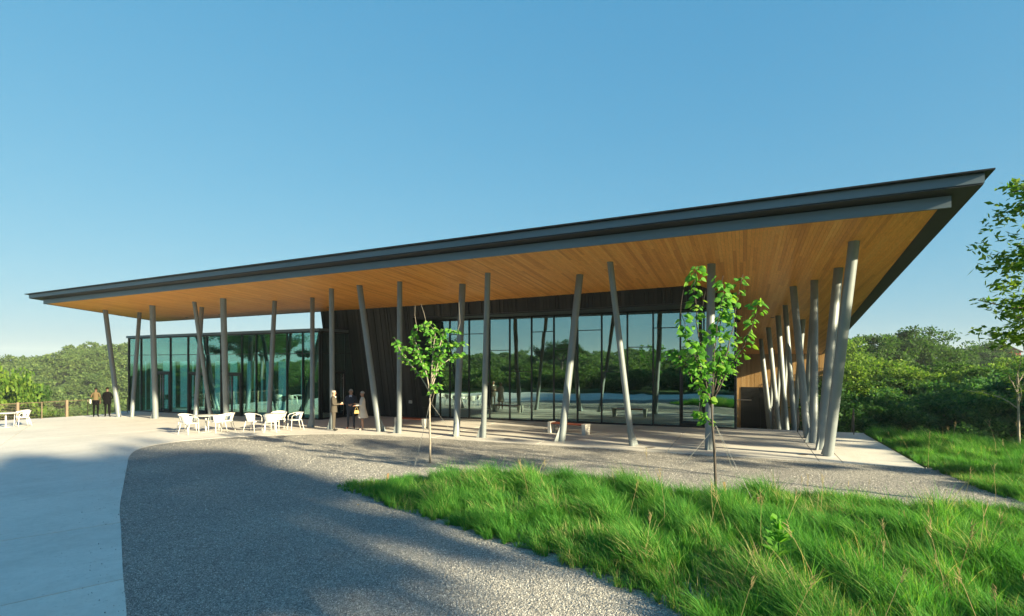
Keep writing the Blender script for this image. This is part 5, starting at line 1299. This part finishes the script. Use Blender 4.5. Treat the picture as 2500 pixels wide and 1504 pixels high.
for k in range(60):
    px, py = g.uniform(2600, 3150), g.uniform(430, 880); c = RT * ((px - OPX) / OPM) + DP * g.uniform(-1.1, 1.1) + Vector((0, 0, (OPY - py) / OPM))
    for _ in range(24): pts.append((c.x + g.normal(0, .14), c.y + g.normal(0, .14), c.z + g.normal(0, .07)))
v, f = leaf_quads(np.array(pts), .125, .3, 4, .42); par = [o for o in COL.objects if o.get('label') == 'leafy tree reaching in from the right edge against the sky'][0]
o = link('foliage', fast_mesh('foliage', v, f, M['leaf_bright']), par); o['kind'] = 'stuff'
# small sparse tree at the right edge with a pale trunk
young_tree('young_tree', 'sparse small tree with pale trunk at the right edge of the grass bank', (5.05, 22.5), 80, (2493, 1095), [(2493, 1097), (2492, 1050), (2491, 1000), (2489, 960), (2487, 920)],
    [[(2491, 1000), (2470, 975), (2440, 962), (2412, 958)], [(2489, 965), (2468, 935), (2445, 915), (2420, 905)], [(2488, 940), (2475, 900), (2462, 870)], [(2488, 940), (2510, 890), (2530, 860)], [(2490, 980), (2520, 950), (2550, 930)], [(2491, 990), (2480, 955), (2455, 940)]],
    [[(2480, 960), (2474, 930), (2476, 905)]], 170, .13, 'pale_bark', 15, LONG, .3, .04, extra=300)
# broad-leaved weed in the grass
wd = empty('weed', (-.54, 7.79, zg(-.5) + .06)); mb = MB(); mb.tube([(0, 0, 0), (.01, 0, .3), (0, .01, .62)], [.008, .006, .003], 6); mb.build('stem', M['leaf_sapling'], wd)
for k in range(16):
    z = .12 + .5 * (k // 4) / 3.2; a = k * 1.5708 + (k // 4) * .8; o = link('leaf', WEED, wd); o.location = (0, 0, z); o.rotation_euler = (RAD(22 + 14 * (k // 4)), 0, a); s = .36 - .05 * (k // 4); o.scale = (s * 1.5, s, s)
tag(wd, 'leafy broad-leaved weed standing in the foreground grass', 'plant')
# fallen leaves on the gravel
for x, y, lb in [(-8.11, 8.27, 'dry yellow leaf on the gravel below the grass tip'), (-1.64, 6.41, 'dry yellow leaf on the gravel beside the near grass edge')]:
    o = link('fallen_leaf', leaf_mesh('fallen_leaf', 'fallen_leaf', False)); o.location = (x, y, zg(x) + .04); o.rotation_euler = (.15, .1, random.uniform(0, 6)); o.scale = (.11, .09, .09); tag(o, lb, 'leaf')
# red house beyond the woods
hx_, hy_ = view(2436, 118); hs = empty('house', (hx_, hy_, -3.1), CAM_YAW + RAD(-18)); plain('red_paint', (.36, .085, .075), .8); plain('house_roof', (.10, .10, .10), .8); plain('white_trim', (.75, .75, .73), .6); plain('window_dark', (.05, .07, .09), .15)
mb = MB(); mb.add([(-2.6, -3, 0), (2.6, -3, 0), (2.6, 3, 0), (-2.6, 3, 0), (-2.6, -3, 8.1), (2.6, -3, 8.1), (2.6, 3, 8.1), (-2.6, 3, 8.1), (0, -3, 9.5), (0, 3, 9.5)], [(0, 1, 5, 8, 4), (2, 3, 7, 9, 6), (1, 2, 6, 5), (3, 0, 4, 7)]); mb.build('wall', M['red_paint'], hs)
mb = MB()
for s in (-1, 1): mb.hexa([(s * 2.95, -3.35, 7.92), (0, -3.35, 9.52), (0, 3.35, 9.52), (s * 2.95, 3.35, 7.92), (s * 2.95, -3.35, 8.08), (0, -3.35, 9.68), (0, 3.35, 9.68), (s * 2.95, 3.35, 8.08)])
mb.build('roof', M['house_roof'], hs)
w = MB(); w.box(.1, 1.1, -3.06, -2.98, 6.3, 7.7); w = w.build('window', M['white_trim'], hs); pn = MB(); pn.box(.2, .57, -3.09, -3.05, 6.4, 7.6); pn.box(.63, 1.0, -3.09, -3.05, 6.4, 7.6); pn.build('pane', M['window_dark'], w)
tag(hs, 'red gabled house with white window above the woods at the right', 'house')
# ------------------------------------------------------------------ light summer haze
mb = MB(); mb.box(-1650, 1650, -1650, 1650, -80, 34); hz_ = mb.build('haze'); tag(hz_, 'faint summer haze over the valley', kind='stuff')
m = Mat('haze_air'); m.n.remove(m.b); pv = m.n.new('ShaderNodeVolumePrincipled'); pv.inputs['Color'].default_value = (.80, .90, .95, 1); pv.inputs['Density'].default_value = .00042; pv.inputs['Anisotropy'].default_value = .0
m.l.new(pv.outputs[0], m.out.inputs['Volume']); hz_.data.materials.append(m.m)
